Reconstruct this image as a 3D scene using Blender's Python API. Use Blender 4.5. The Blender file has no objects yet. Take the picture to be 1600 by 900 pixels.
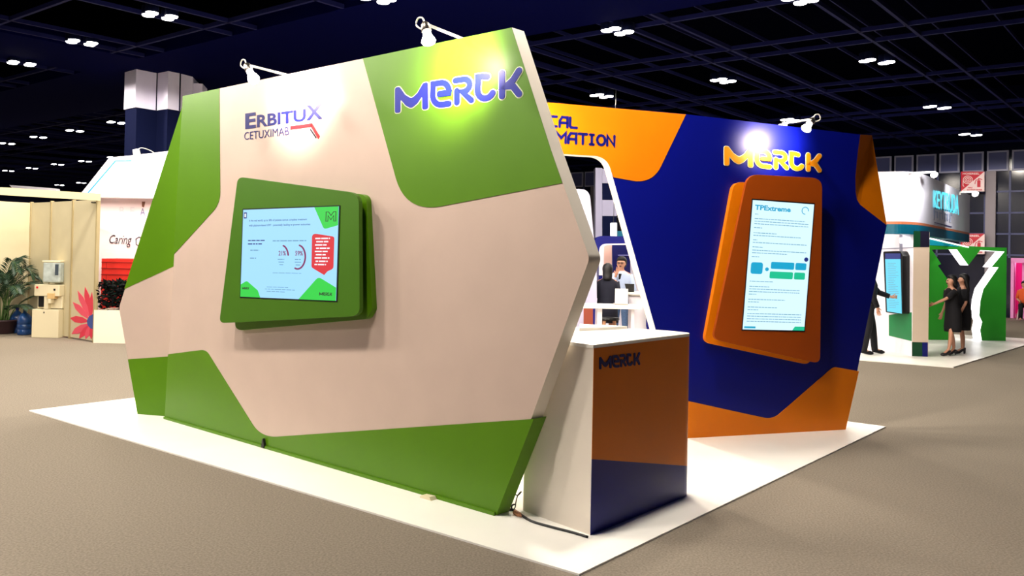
import bpy, bmesh, math, random
from mathutils import Vector, Matrix
from mathutils.geometry import tessellate_polygon
random.seed(7)
S = bpy.context.scene
COL = S.collection
# ---------------------------------------------------------------- camera, world, exposure
FOC, H0, ROLL, PITCH, CAMH = 1365.0, 395.0, 0.02, math.radians(0.8), 1.8
PY = H0 - FOC * math.tan(PITCH) / math.cos(ROLL)
FWD = Vector((0, math.cos(PITCH), math.sin(PITCH)))
R0 = Vector((1, 0, 0)); U0 = R0.cross(FWD)
RIGHT = math.cos(ROLL) * R0 + math.sin(ROLL) * U0
UP = -math.sin(ROLL) * R0 + math.cos(ROLL) * U0
EYE = Vector((0, 0, CAMH))
cd = bpy.data.cameras.new('camera'); cam = bpy.data.objects.new('camera', cd); COL.objects.link(cam)
rot = Matrix((RIGHT, UP, -FWD)).transposed().to_4x4()
cam.matrix_world = Matrix.Translation(EYE) @ rot
cd.sensor_width = 36; cd.lens = FOC / 1600 * 36
cd.shift_y = (PY - 450) / 1600
cd.clip_end = 300; cd.clip_start = .05
S.camera = cam
S.view_settings.view_transform = 'Standard'; S.view_settings.look = 'None'
S.view_settings.exposure = 0.25; S.view_settings.gamma = 1; S.view_settings.use_curve_mapping = False
W = bpy.data.worlds.new('world'); S.world = W; W.use_nodes = True
WORLD_COL, WORLD_STR = (.22, .30, .85, 1), .06
W.node_tree.nodes['Background'].inputs[0].default_value = WORLD_COL
W.node_tree.nodes['Background'].inputs[1].default_value = WORLD_STR
CEIL_W = 820.0        # watts of one ceiling fixture
ARM_W = 165.0         # watts of one arm spotlight
LAMP_COL = (1.0, .90, .78)
CZ = 5.6              # height of the ceiling grid

# ---------------------------------------------------------------- measuring helpers
def ray(x, y): return (x - 800) / FOC * RIGHT - (y - PY) / FOC * UP + FWD
def onz(x, y, z=0.0):
    d = ray(x, y); return EYE + d * ((z - CAMH) / d.z)
def vec(a, b, z=0.0): return Vector((a, b, z))
HU = Vector((-0.7794556, 0.62645747, 0)); HV = Vector((0.62645747, 0.7794556, 0))   # the hall's two directions
def hall(s, t, z=0.0): return HU * s + HV * t + Vector((0, 0, z))
class Plane:
    """vertical plane through p, along q-p; local (a, b) = (along, height); d = towards the viewer"""
    def __init__(self, p, q, d=0.0):
        self.o = Vector((p.x, p.y, 0)); self.u = Vector((q.x - p.x, q.y - p.y, 0)).normalized()
        self.n = Vector((self.u.y, -self.u.x, 0))
        if self.n.dot(EYE - self.o) < 0: self.n = -self.n
        self.d = d
    def off(self, d):
        r = Plane(self.o, self.o + self.u); r.n = self.n; r.zmin = self.zmin; r.d = self.d + d; return r
    def px(self, x, y):
        o = self.o + self.n * self.d; dr = ray(x, y)
        p = EYE + dr * ((o - EYE).dot(self.n) / dr.dot(self.n)) - o
        return (p.dot(self.u), p.z)
    zmin = -9
    def pts(self, lst): return [(a, max(b, self.zmin)) for a, b in (self.px(*p) for p in lst)]
    def w(self, a, b, d=0.0): return self.o + self.u * a + Vector((0, 0, b)) + self.n * (self.d + d)
def roundpoly(pts, n=8):
    """pts: (x, y) or (x, y, radius) corners -> polygon with rounded corners"""
    out = []; N = len(pts)
    for i, p in enumerate(pts):
        r = p[2] if len(p) > 2 else 0
        c = Vector(p[:2]); a = Vector(pts[i - 1][:2]) - c; b = Vector(pts[(i + 1) % N][:2]) - c
        if r <= 0: out.append((c.x, c.y)); continue
        la, lb = a.length, b.length; a.normalize(); b.normalize()
        ang = a.angle(b); t = min(r / max(math.tan(ang / 2), 1e-4), la * .49 if len(pts[i-1]) > 2 else la*.95, lb * .49 if len(pts[(i+1)%N]) > 2 else lb*.95)
        p0 = c + a * t; p2 = c + b * t
        for k in range(n + 1):
            s = k / n; q = p0 * (1 - s) ** 2 + c * 2 * s * (1 - s) + p2 * s * s
            out.append((q.x, q.y))
    return out
# ---------------------------------------------------------------- materials
def lin(c): return tuple(((v / 255) / 12.92 if v <= 10 else (((v / 255) + .055) / 1.055) ** 2.4) for v in c)
MATS = {}
def mat(name, rgb, rough=.5, metal=0, emit=0, spec=.5, noise=0, nscale=40, bump=0, alpha=1, trans=0):
    if name in MATS: return MATS[name]
    m = bpy.data.materials.new(name); m.use_nodes = True; nt = m.node_tree; b = nt.nodes['Principled BSDF']
    c = lin(rgb) + (1,)
    b.inputs['Base Color'].default_value = c; b.inputs['Roughness'].default_value = rough
    b.inputs['Metallic'].default_value = metal; b.inputs['Specular IOR Level'].default_value = spec
    if trans: b.inputs['Transmission Weight'].default_value = trans
    if emit:
        b.inputs['Emission Color'].default_value = c; b.inputs['Emission Strength'].default_value = emit
        b.inputs['Base Color'].default_value = (0.02, .02, .02, 1)
    if noise or bump:
        tc = nt.nodes.new('ShaderNodeTexCoord'); nz = nt.nodes.new('ShaderNodeTexNoise')
        nz.inputs['Scale'].default_value = nscale; nz.inputs['Detail'].default_value = 6
        nt.links.new(tc.outputs['Object'], nz.inputs['Vector'])
        if noise:
            rp = nt.nodes.new('ShaderNodeValToRGB')
            rp.color_ramp.elements[0].position = .3; rp.color_ramp.elements[1].position = .7
            rp.color_ramp.elements[0].color = tuple(v * (1 - noise) for v in c[:3]) + (1,)
            rp.color_ramp.elements[1].color = tuple(min(1, v * (1 + noise)) for v in c[:3]) + (1,)
            nt.links.new(nz.outputs['Fac'], rp.inputs['Fac']); nt.links.new(rp.outputs['Color'], b.inputs['Base Color'])
        if bump:
            bp = nt.nodes.new('ShaderNodeBump'); bp.inputs['Strength'].default_value = bump
            bp.inputs['Distance'].default_value = .01
            nt.links.new(nz.outputs['Fac'], bp.inputs['Height']); nt.links.new(bp.outputs['Normal'], b.inputs['Normal'])
    MATS[name] = m; return m
def vinyl(name, rgb, rough=.38): return mat(name, rgb, rough, spec=.3, noise=.03, nscale=3)
# ---------------------------------------------------------------- mesh helpers
def obj(name, bm, mats, parent=None, smooth=False, bevel=0):
    bmesh.ops.recalc_face_normals(bm, faces=bm.faces[:])
    me = bpy.data.meshes.new(name); bm.to_mesh(me); bm.free()
    if not isinstance(mats, (list, tuple)): mats = [mats]
    for m in mats: me.materials.append(m)
    if smooth:
        for p in me.polygons: p.use_smooth = True
    o = bpy.data.objects.new(name, me); COL.objects.link(o)
    if parent:
        o.parent = parent; q = Vector((0, 0, 0)); k = parent
        while k: q += k.location; k = k.parent
        o.location = -q
    if bevel:
        bv = o.modifiers.new('bevel', 'BEVEL'); bv.width = bevel; bv.segments = 2; bv.limit_method = 'ANGLE'
    return o
def tag(o, label=None, cat=None, group=None, kind=None):
    if label: o['label'] = label
    if cat: o['category'] = cat
    if group: o['group'] = group
    if kind: o['kind'] = kind
    return o
def thing(name, label, cat, loc=(0, 0, 0), group=None):
    o = bpy.data.objects.new(name, None); COL.objects.link(o); o.location = Vector(loc); o.empty_display_size = .1
    return tag(o, label, cat, group)
def poly_tris(bm, vs3, pts2, mi, flip=False):
    for t in tessellate_polygon([[Vector((p[0], p[1], 0)) for p in ring] for ring in pts2]):
        try:
            f = bm.faces.new([vs3[i] for i in t]); f.material_index = mi
        except ValueError: pass
def slab(bm, pl, outline, d0, d1, mi=0, holes=(), side=None, side_hole=None):
    """outline and holes in plane (a, b); front face at d1, back at d0"""
    rings = [outline] + list(holes); fv = []; bv = []; side = mi if side is None else side
    side_hole = side if side_hole is None else side_hole
    for k, r in enumerate(rings):
        f = [bm.verts.new(pl.w(a, b, d1)) for a, b in r]; g = [bm.verts.new(pl.w(a, b, d0)) for a, b in r]
        for i in range(len(r)):
            j = (i + 1) % len(r)
            q = bm.faces.new((f[i], f[j], g[j], g[i])); q.material_index = side if k == 0 else side_hole
        fv += f; bv += g
    poly_tris(bm, fv, rings, mi); poly_tris(bm, bv, rings, side)
    return bm
def plan(bm, pts, z0, z1, mi=0, top=None):
    """upright prism over a plan polygon of (x, y)"""
    lo = [bm.verts.new((p[0], p[1], z0)) for p in pts]; hi = [bm.verts.new((p[0], p[1], z1)) for p in pts]
    for i in range(len(pts)):
        j = (i + 1) % len(pts)
        m = mi[i] if isinstance(mi, (list, tuple)) else mi
        bm.faces.new((lo[i], lo[j], hi[j], hi[i])).material_index = m
    t = top if top is not None else (mi if not isinstance(mi, (list, tuple)) else 0)
    ring = [[(p[0], p[1]) for p in pts]]
    poly_tris(bm, lo, ring, t); poly_tris(bm, hi, ring, t)
    return bm
def box(bm, c, x, y, z, ax=Vector((1, 0, 0)), mi=0):
    """box centred at c (base z at c.z), ax = its x direction in plan"""
    ax = ax.normalized(); ay = Vector((-ax.y, ax.x, 0)); c = Vector(c)
    P = [c + ax * sx * x / 2 + ay * sy * y / 2 for sx, sy in ((-1, -1), (1, -1), (1, 1), (-1, 1))]
    plan(bm, [(p.x, p.y) for p in P], c.z, c.z + z, mi); return bm
def tube(bm, pts, r, n=8, mi=0, cap=True):
    pts = [Vector(p) for p in pts]; rs = r if isinstance(r, (list, tuple)) else [r] * len(pts)
    rings = []; ref = None
    for i, p in enumerate(pts):
        t = (pts[min(i + 1, len(pts) - 1)] - pts[max(i - 1, 0)]).normalized()
        if ref is None: ref = Vector((0, 0, 1)) if abs(t.z) < .9 else Vector((1, 0, 0))
        a = t.cross(ref).normalized(); b = t.cross(a).normalized(); ref = -b if False else ref
        rings.append([bm.verts.new(p + (a * math.cos(2 * math.pi * k / n) + b * math.sin(2 * math.pi * k / n)) * rs[i]) for k in range(n)])
    for A, B in zip(rings, rings[1:]):
        for k in range(n):
            bm.faces.new((A[k], A[(k + 1) % n], B[(k + 1) % n], B[k])).material_index = mi
    if cap:
        bm.faces.new(rings[0][::-1]).material_index = mi; bm.faces.new(rings[-1]).material_index = mi
    return bm
def smooth_path(pts, n=6):
    P = [Vector(p) for p in pts]; out = []
    for i in range(len(P) - 1):
        a = P[max(i - 1, 0)]; b = P[i]; c = P[i + 1]; d = P[min(i + 2, len(P) - 1)]
        for k in range(n):
            t = k / n
            out.append(.5 * ((2 * b) + (c - a) * t + (2 * a - 5 * b + 4 * c - d) * t * t + (3 * b - a - 3 * c + d) * t ** 3))
    out.append(P[-1]); return out
def lathe(bm, c, prof, n=24, mi=0, axis=None):
    """prof: (radius, height) up the axis from c"""
    ax = (axis or Vector((0, 0, 1))).normalized(); a = ax.orthogonal().normalized(); b = ax.cross(a); c = Vector(c)
    rings = [[bm.verts.new(c + ax * h + (a * math.cos(2 * math.pi * k / n) + b * math.sin(2 * math.pi * k / n)) * max(r, 1e-4)) for k in range(n)] for r, h in prof]
    for A, B in zip(rings, rings[1:]):
        for k in range(n): bm.faces.new((A[k], A[(k + 1) % n], B[(k + 1) % n], B[k])).material_index = mi
    bm.faces.new(rings[0][::-1]).material_index = mi; bm.faces.new(rings[-1]).material_index = mi
    return bm
def loft(bm, secs, n=20, mi=0):
    """secs: (centre, rx, ry, plan direction) elliptical sections"""
    rings = []
    for c, rx, ry, ax in secs:
        c = Vector(c); ax = Vector(ax).normalized(); ay = Vector((-ax.y, ax.x, 0))
        rings.append([bm.verts.new(c + ax * rx * math.cos(2 * math.pi * k / n) + ay * ry * math.sin(2 * math.pi * k / n)) for k in range(n)])
    for A, B in zip(rings, rings[1:]):
        for k in range(n): bm.faces.new((A[k], A[(k + 1) % n], B[(k + 1) % n], B[k])).material_index = mi
    bm.faces.new(rings[0][::-1]).material_index = mi; bm.faces.new(rings[-1]).material_index = mi
    return bm
# flat lettering -------------------------------------------------
class Map:
    """maps unit (x right, y up) of a traced four-sided field on a plane to plane (a, b)"""
    def __init__(self, pl, bl, br, tr, tl):
        self.pl = pl; self.c = [Vector(pl.px(*p)) for p in (bl, br, tr, tl)]
    def __call__(self, x, y):
        a, b, c, d = self.c
        v = a * (1 - x) * (1 - y) + b * x * (1 - y) + c * x * y + d * (1 - x) * y
        return (v.x, v.y)
def ribbon(bm, mp, pts, w, asp, d0, d1, mi=0, loop=False):
    """stroke in unit space of mp; asp = width/height of the field, w in units of the height"""
    P = [Vector((p[0] * asp, p[1])) for p in pts]; n = len(P)
    L, Rr = [], []
    for i, p in enumerate(P):
        t0 = (p - P[i - 1]).normalized() if i > 0 or loop else None
        t1 = (P[(i + 1) % n] - p).normalized() if i < n - 1 or loop else None
        if t0 is None: t = t1; k = 1
        elif t1 is None: t = t0; k = 1
        else:
            t = (t0 + t1); t = t.normalized() if t.length > 1e-6 else t0; k = 1 / max(t.dot(t0), .5)
        nn = Vector((-t.y, t.x)) * w / 2 * k
        L.append(p + nn); Rr.append(p - nn)
    def put(poly): slab(bm, mp.pl, [mp(q.x / asp, q.y) for q in poly], d0, d1, mi)
    if loop:
        for i in range(n):
            j = (i + 1) % n; put([L[i], L[j], Rr[j], Rr[i]])
        return
    cap = []
    t = (P[-1] - P[-2]).normalized(); s = Vector((-t.y, t.x))
    for k in range(1, 6):
        a = math.pi * k / 6; cap.append(P[-1] + (s * math.cos(a) + t * math.sin(a)) * w / 2)
    cap0 = []
    t = (P[0] - P[1]).normalized(); s = Vector((-t.y, t.x))
    for k in range(1, 6):
        a = math.pi * k / 6; cap0.append(P[0] + (s * math.cos(a) + t * math.sin(a)) * w / 2)
    put(L + cap + Rr[::-1] + cap0)
def text_mesh(body, bold=0.0, shear=0.0):
    c = bpy.data.curves.new('txt', 'FONT'); c.body = body; c.offset = bold; c.shear = shear; c.resolution_u = 3
    o = bpy.data.objects.new('txt', c); COL.objects.link(o)
    bpy.context.view_layer.update()
    me = bpy.data.meshes.new_from_object(o.evaluated_get(bpy.context.evaluated_depsgraph_get()))
    bpy.data.objects.remove(o); return me
def text_in(bm, mp, body, x0, y0, x1, y1, d, mi=0, bold=0.0, shear=0.0, keepy=None):
    """a flat printed text fitted to the unit box x0..x1, y0..y1 of mp"""
    me = text_mesh(body, bold, shear); vs = [v.co for v in me.vertices]
    ax, bx = min(v.x for v in vs), max(v.x for v in vs); ay, by = min(v.y for v in vs), max(v.y for v in vs)
    new = []
    for v in vs:
        q = mp(x0 + (v.x - ax) / (bx - ax) * (x1 - x0), y0 + (v.y - ay) / (by - ay) * (y1 - y0))
        new.append(bm.verts.new(mp.pl.w(q[0], q[1], d)))
    for p in me.polygons:
        try: bm.faces.new([new[i] for i in p.vertices]).material_index = mi
        except ValueError: pass
    bpy.data.meshes.remove(me)
def rect(bm, mp, x0, y0, x1, y1, d0, d1, mi=0, r=0, asp=1):
    pts = [(x0 * asp, y0, r), (x1 * asp, y0, r), (x1 * asp, y1, r), (x0 * asp, y1, r)] if r else [(x0 * asp, y0), (x1 * asp, y0), (x1 * asp, y1), (x0 * asp, y1)]
    slab(bm, mp.pl, [mp(p[0] / asp, p[1]) for p in (roundpoly(pts, 4) if r else pts)], d0, d1, mi)
def dashes(bm, mp, x0, x1, y, h, d, mi=0, rnd=None):
    """a line of unreadably small print"""
    rnd = rnd or random; x = x0
    while x < x1:
        w = rnd.uniform(.02, .07); e = min(x + w, x1)
        rect(bm, mp, x, y, e, y + h, d - .0005, d, mi); x = e + .008
# ---------------------------------------------------------------- palette
WHITE = vinyl('white_laminate', (232, 222, 208)); CREAMW = vinyl('pale_edge_laminate', (236, 228, 214))
GREEN = vinyl('green_vinyl', (82, 128, 8)); BLUE = vinyl('blue_vinyl', (1, 9, 112)); ORANGE = vinyl('orange_vinyl', (216, 116, 3))
NAVYINK = vinyl('navy_ink', (10, 16, 96)); BLUEINK = vinyl('royal_blue_ink', (14, 30, 140)); REDINK = vinyl('red_ink', (205, 22, 32))
ORANGEINK = vinyl('orange_ink', (245, 150, 20)); PALEINK = vinyl('pale_ink', (214, 222, 190)); DARKINK = vinyl('dark_ink', (22, 20, 40))
TAUPE = vinyl('pinkish_white_vinyl', (200, 178, 165))
BLACK = mat('black_plastic', (12, 12, 14), .4); BLACKCLOTH = mat('black_cloth', (10, 10, 14), .9, noise=.2, nscale=60)
METAL = mat('white_painted_metal', (225, 222, 214), .3); CHROME = mat('brushed_metal', (170, 160, 150), .3, 1)
BULB = mat('lit_bulb', (255, 246, 240), emit=12)
LAMPG = mat('lit_ceiling_lens', (255, 250, 246), emit=14)
CARPET = mat('grey_carpet', (130, 121, 108), .95, spec=.1, noise=.26, nscale=70, bump=.3)
PLATF = mat('white_platform_laminate', (252, 250, 242), .35, noise=.02, nscale=2)
CEILB = mat('black_ceiling_void', (3, 4, 14), .95, spec=0)
SOFF = mat('navy_soffit', (2, 4, 50), .9, spec=.02); GRID = mat('navy_steel_grid', (7, 12, 66), .8, spec=.2)
SKIN = mat('skin', (206, 150, 122), .5, noise=.05, nscale=8); HAIR = mat('black_hair', (14, 12, 14), .55, noise=.3, nscale=80)
# ---------------------------------------------------------------- setting
bm = bmesh.new()
g = [hall(-22, -14), hall(70, -14), hall(70, 60), hall(-22, 60)]
plan(bm, [(p.x, p.y) for p in g], -.2, 0)
tag(obj('floor', bm, CARPET), kind='structure')
bm = bmesh.new()
g = [hall(-22, 3), hall(70, 3), hall(70, 33), hall(-22, 33)]
plan(bm, [(p.x, p.y) for p in g], 7.6, 7.7)
tag(obj('ceiling', bm, CEILB), kind='structure')
def st(x, y):
    p = onz(x, y, CZ); return p.dot(HU), p.dot(HV)
# soffit: a flat navy strip that runs across the hall, with one crosswise strip on the left
bm = bmesh.new()
def srect(bm, s0, s1, t0, t1, z0, z1, mi=0):
    g = [hall(s0, t0), hall(s1, t0), hall(s1, t1), hall(s0, t1)]; plan(bm, [(p.x, p.y) for p in g], z0, z1, mi)
srect(bm, -22, 70, 9.0, 12.0, CZ, CZ + .25)
srect(bm, 17.1, 19.5, 3, 9.0, CZ, CZ + .25)
tag(obj('trim_1', bm, SOFF), kind='structure')
bm = bmesh.new()
ts = [6.2, 8.45, 12.62, 14.95, 15.75, 19.2, 20.0, 23.4, 24.2, 27.6, 28.4, 31.2]
def bar(s0, t0, s1, t1, w=.055, z=CZ):
    a = hall(s0, t0, z); b = hall(s1, t1, z); d = (b - a).normalized(); c = Vector((-d.y, d.x, 0)) * w / 2
    plan(bm, [((p).x, (p).y) for p in (a + c, b + c, b - c, a - c)], z, z + .07)
for t in ts:
    if t < 9: bar(-22, t, 17.1, t); bar(19.5, t, 70, t)
    else: bar(-22, t, 70, t)
s = -20.5
while s < 68:
    for ds in (0, .75):
        if not (16.9 < s + ds < 19.6): bar(s + ds, 3, s + ds, 9.0)
        bar(s + ds, 12.0, s + ds, 33)
    s += 3.05
s = -21
while s < 40:
    bar(s, 12, s, 33, .025, CZ + .5); s += 1.0
tag(obj('trim_2', bm, GRID), kind='structure')
# far wall of the hall (plane t = 32.4) with a row of framed panels under the ceiling and dark glazing below
FARP = Plane(hall(0, 32.4), hall(-10, 32.4))
def fa(s): return (hall(s, 32.4) - FARP.o).dot(FARP.u)
DGLASS = mat('dark_glazing', (6, 10, 36), .12); BLUEPAN = mat('blue_grey_panel', (78, 86, 140), .5, noise=.12, nscale=1.5)
FRAME = mat('pale_panel_frame', (170, 172, 200), .5); PILM = mat('beige_pilaster', (150, 142, 150), .7)
bm = bmesh.new()
a_door0, a_door1 = FARP.px(1579.5, 450)[0], FARP.px(1618, 450)[0]
zd = FARP.px(1580, 403)[1]
A0, A1 = sorted((fa(68), fa(-20)))
slab(bm, FARP, [(A0, 0), (a_door0, 0), (a_door0, zd), (a_door1, zd), (a_door1, 0), (A1, 0), (A1, 7.7), (A0, 7.7)], -.3, -.06, 0)
tag(obj('wall_back', bm, DGLASS), kind='structure')
ztop, zrow = FARP.px(1590, 234)[1], FARP.px(1590, 266)[1]
seam = [FARP.px(x, 250)[0] for x in (1539.5, 1578.5)]; step = seam[1] - seam[0]
bm = bmesh.new()
k0 = int((A0 - seam[0]) / step) + 1; k1 = int((A1 - seam[0]) / step) - 1
for k in range(k0, k1):
    a = seam[0] + k * step
    slab(bm, FARP, [(a + .05, zrow), (a + step - .05, zrow), (a + step - .05, ztop), (a + .05, ztop)], -.06, 0, 1)
    i = .055; slab(bm, FARP, [(a + .05 + i, zrow + i), (a + step - .05 - i, zrow + i), (a + step - .05 - i, ztop - i), (a + .05 + i, ztop - i)], 0, .01, 0)
tag(obj('trim_3', bm, [BLUEPAN, FRAME]), kind='structure')
bm = bmesh.new()
GFR = mat('glazing_bar', (56, 62, 110), .5)
for zz in [FARP.px(1570, y)[1] for y in (299, 332.5, 365.5, 398.5)]:
    slab(bm, FARP, [(A0, zz - .03), (A1, zz - .03), (A1, zz + .03), (A0, zz + .03)], -.06, -.02)
for k in range(k0, k1):
    a = seam[0] + k * step
    slab(bm, FARP, [(a - .03, zd), (a + .03, zd), (a + .03, zrow), (a - .03, zrow)], -.06, -.02)
tag(obj('trim_4', bm, GFR), kind='structure')
bm = bmesh.new()
for a, b in ((1541, 1557),):
    x0, x1 = FARP.px(a, 300)[0], FARP.px(b, 300)[0]; slab(bm, FARP, [(x0, 0), (x1, 0), (x1, zrow), (x0, zrow)], -.06, .12)
for a, b in ((925, 929),):
    x0, x1 = FARP.px(a, 300)[0], FARP.px(b, 300)[0]; slab(bm, FARP, [(x0, 0), (x1, 0), (x1, zrow), (x0, zrow)], -.06, .12)
tag(obj('trim_5', bm, PILM), kind='structure')
# magenta room behind the doorway
PINK = mat('magenta_wall', (190, 30, 120), .8); PINKF = mat('pink_door_frame', (240, 150, 215), .5)
bm = bmesh.new()
i0, i1 = a_door0 - .3, a_door1 + 1.2
for q in ([(i0, 0), (i1, 0), (i1, zd + .3), (i0, zd + .3)],): slab(bm, FARP, q, -3.2, -3.1)
slab(bm, FARP, [(i0 - .1, 0), (i0, 0), (i0, zd + .3), (i0 - .1, zd + .3)], -3.2, -.3)
slab(bm, FARP, [(i1, 0), (i1 + .1, 0), (i1 + .1, zd + .3), (i1, zd + .3)], -3.2, -.3)
slab(bm, FARP, [(i0, zd + .3), (i1, zd + .3), (i1, zd + .4), (i0, zd + .4)], -3.2, -.3)
tag(obj('wall_doorway_room', bm, PINK), kind='structure')
bm = bmesh.new()
for o in (0, .28):
    slab(bm, FARP, [(a_door0 + o, 0), (a_door0 + o + .09, 0), (a_door0 + o + .09, zd - .1), (a_door0 + o, zd - .1)], -.3 - o, .05 - o)
slab(bm, FARP, [(a_door0, zd - .16), (a_door1, zd - .16), (a_door1, zd), (a_door0, zd)], -.3, .05)
tag(obj('door_1', bm, PINKF), kind='structure')
ld = bpy.data.lights.new('door_room_lamp', 'POINT'); ld.energy = 120; ld.color = (1, .45, .8); ld.shadow_soft_size = .3
lo = bpy.data.objects.new('door_room_lamp', ld); COL.objects.link(lo); lo.location = FARP.w((i0 + i1) / 2, 1.9, -1.5)
# column left of the green wall, white cladding above a dark shaft
bm = bmesh.new()
def at_top(x, y, z): return onz(x, y, z)
cp = [at_top(195, 113, CZ), at_top(213, 108, CZ), at_top(246, 114.5, CZ), at_top(263, 111, CZ), at_top(282, 115, CZ), at_top(301, 120, CZ)]
c0, c5 = cp[0], cp[-1]
back = [c5 + Vector((-.25, 1.4, 0)), c0 + Vector((-.1, 1.6, 0))]
zc = 4.78
plan(bm, [(p.x, p.y) for p in cp + back], zc, CZ + .0)
stp = [c5 + Vector((-.1, .12, 0)), c5 + Vector((.17, .16, 0)), c5 + Vector((.05, .8, 0)), c5 + Vector((-.2, .8, 0))]
plan(bm, [(p.x, p.y) for p in stp], zc, CZ - .12)
COLW = mat('lilac_white_cladding', (232, 228, 252), .6, noise=.05, nscale=2)
DARKS = mat('dark_column_shaft', (5, 12, 44), .9, spec=.1)
tag(obj('wall_column', bm, COLW), kind='structure')
bm = bmesh.new()
def toward(p, c, k): return p + (c - p) * k
cc = (c0 + c5) / 2 + Vector((0, .9, 0))
plan(bm, [(q.x, q.y) for q in [toward(p, cc, .03) for p in cp + back]], 0, zc)
for p in (cp[2], cp[4]): box(bm, Vector((p.x, p.y - .004, zc)), .02, .03, CZ - zc)
tag(obj('trim_6', bm, DARKS), kind='structure')
# ---------------------------------------------------------------- ceiling lights
def fixture(label, p, on=True, vis=True):
    t = thing('ceiling_light', label, 'ceiling light', p, 'round-lamped ceiling fixtures hung in the dark grid')
    return t
lens_me = None; hous_me = None
SPOTD = bpy.data.lights.new('ceiling_spot', 'SPOT'); SPOTD.energy = CEIL_W; SPOTD.color = LAMP_COL
SPOTD.spot_size = math.radians(173); SPOTD.spot_blend = .1; SPOTD.shadow_soft_size = .25
def ceil_light(p, label, four=True, power=None):
    global lens_me, hous_me
    t = fixture(label, p)
    if lens_me is None:
        b = bmesh.new(); lathe(b, (0, 0, -.05), [(.05, 0), (.09, .008), (.1, .03), (.1, .05)], 20)
        lo = obj('lamp_lens', b, LAMPG, smooth=True); lens_me = lo.data; bpy.data.objects.remove(lo)
        b = bmesh.new(); lathe(b, (0, 0, 0), [(.103, -.025), (.108, 0), (.1, .12), (.04, .14)], 20)
        lo = obj('lamp_housing', b, DARKS, smooth=True); hous_me = lo.data; bpy.data.objects.remove(lo)
    offs = ((-.18, -.02), (-.06, -.14), (.06, .14), (.18, .02)) if four else ((-.18, -.12), (-.24, -.02), (.18, .1), (.24, .0))
    for a, c in offs:
        v = Vector((a, c * 1.2, 0))
        for nm, me in (('lamp_lens', lens_me), ('lamp_housing', hous_me)):
            o = bpy.data.objects.new(nm, me); COL.objects.link(o); o.parent = t; o.location = v
            if nm == 'lamp_lens': par = o
    dta = SPOTD
    if power is not None:
        dta = SPOTD.copy(); dta.energy = power
    lo = bpy.data.objects.new('ceiling_spot', dta); COL.objects.link(lo); lo.parent = t; lo.location = (0, 0, -.12)
CL = [(250, 22, 'brightest large four-lamp ceiling light at the upper left'), (128, 64, 'four-lamp ceiling light, second down the row in the upper left'),
 (34, 97, 'four-lamp ceiling light, third down the upper left row, by the left edge'), (182, 190, 'ceiling light just left of the white-topped column'),
 (117, 203, 'ceiling light second to the left of the white-topped column'), (60, 213, 'ceiling light third to the left of the white-topped column'),
 (11, 223, 'ceiling light at the left edge level with the column foot row'), (133, 251, 'small far ceiling light nearest above the bright trapezoid panel'),
 (90, 256, 'small far ceiling light, second left of the bright trapezoid panel'), (50, 262, 'small far ceiling light, third left of the bright trapezoid panel'),
 (13, 266, 'small far ceiling light at the left edge, above the cream stall'), (127, 285, 'tiny far ceiling light touching the slope of the bright trapezoid panel'),
 (93, 288.5, 'tiny far ceiling light low over the cream stall fascia'), (178, 245, 'small ceiling light behind the top corner of the bright trapezoid panel'),
 (965, 46, 'four-lamp ceiling light over the orange header, upper one'), (940, 148, 'four-lamp ceiling light just above the orange header'),
 (1130, 124, 'four-lamp ceiling light above the middle of the blue wall'), (1250, -4, 'ceiling light cut by the top edge, upper right'),
 (1370, 94, 'twin-lamp ceiling light high above the right end of the blue wall'), (1464, 166, 'twin-lamp ceiling light above the white curved sign'),
 (1516, 209, 'smallest twin-lamp ceiling light above the panelled far wall'), (1235, 186, 'ceiling light behind the arm spotlight of the blue wall'),
 (590, -5, 'ceiling light cut by the top edge above the green corner')]
for x, y, lb in CL:
    p = onz(x, y, CZ - .05); far = (p - EYE).length
    inner = x > 900 or y > 180
    ceil_light(p, lb, four=not lb.startswith(('twin', 'smallest')), power=CEIL_W * (.5 if inner else .7))
# unseen fixtures above and behind the viewer, added and placed to light the near faces
for i, (s_, t_, w_) in enumerate(((8.5, -2.0, .4), (12.5, -2.0, .4), (4.3, 2.3, .65), (7.3, 2.3, .75), (10.4, 2.3, .8), (13.5, 2.3, .8), (16.6, 2.3, .8), (4.9, 7.6, .7), (7.6, 7.6, .8), (3.35, 6.2, .9))):
    ceil_light(hall(s_, t_, CZ - .05), 'unseen ceiling light added out of view to light the near faces', power=CEIL_W * w_)
# ---------------------------------------------------------------- the stand's own platform
def prism_px(px, z=0): return [(onz(x, y, z).x, onz(x, y, z).y) for x, y in px]
PA, PB, PC = onz(45, 643), onz(905, 900), onz(1384, 668)
PB = PB + (PB - (PA + PC) / 2).normalized() * .0
PD = PA + (PC - PB) * 1.0
bm = bmesh.new()
plan(bm, [(p.x, p.y) for p in (PA, PB, PC, PD)], 0, .012)
tag(obj('stand_platform', bm, PLATF), 'low white square platform under the green and blue walls', 'platform')
PZ = .012
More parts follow.
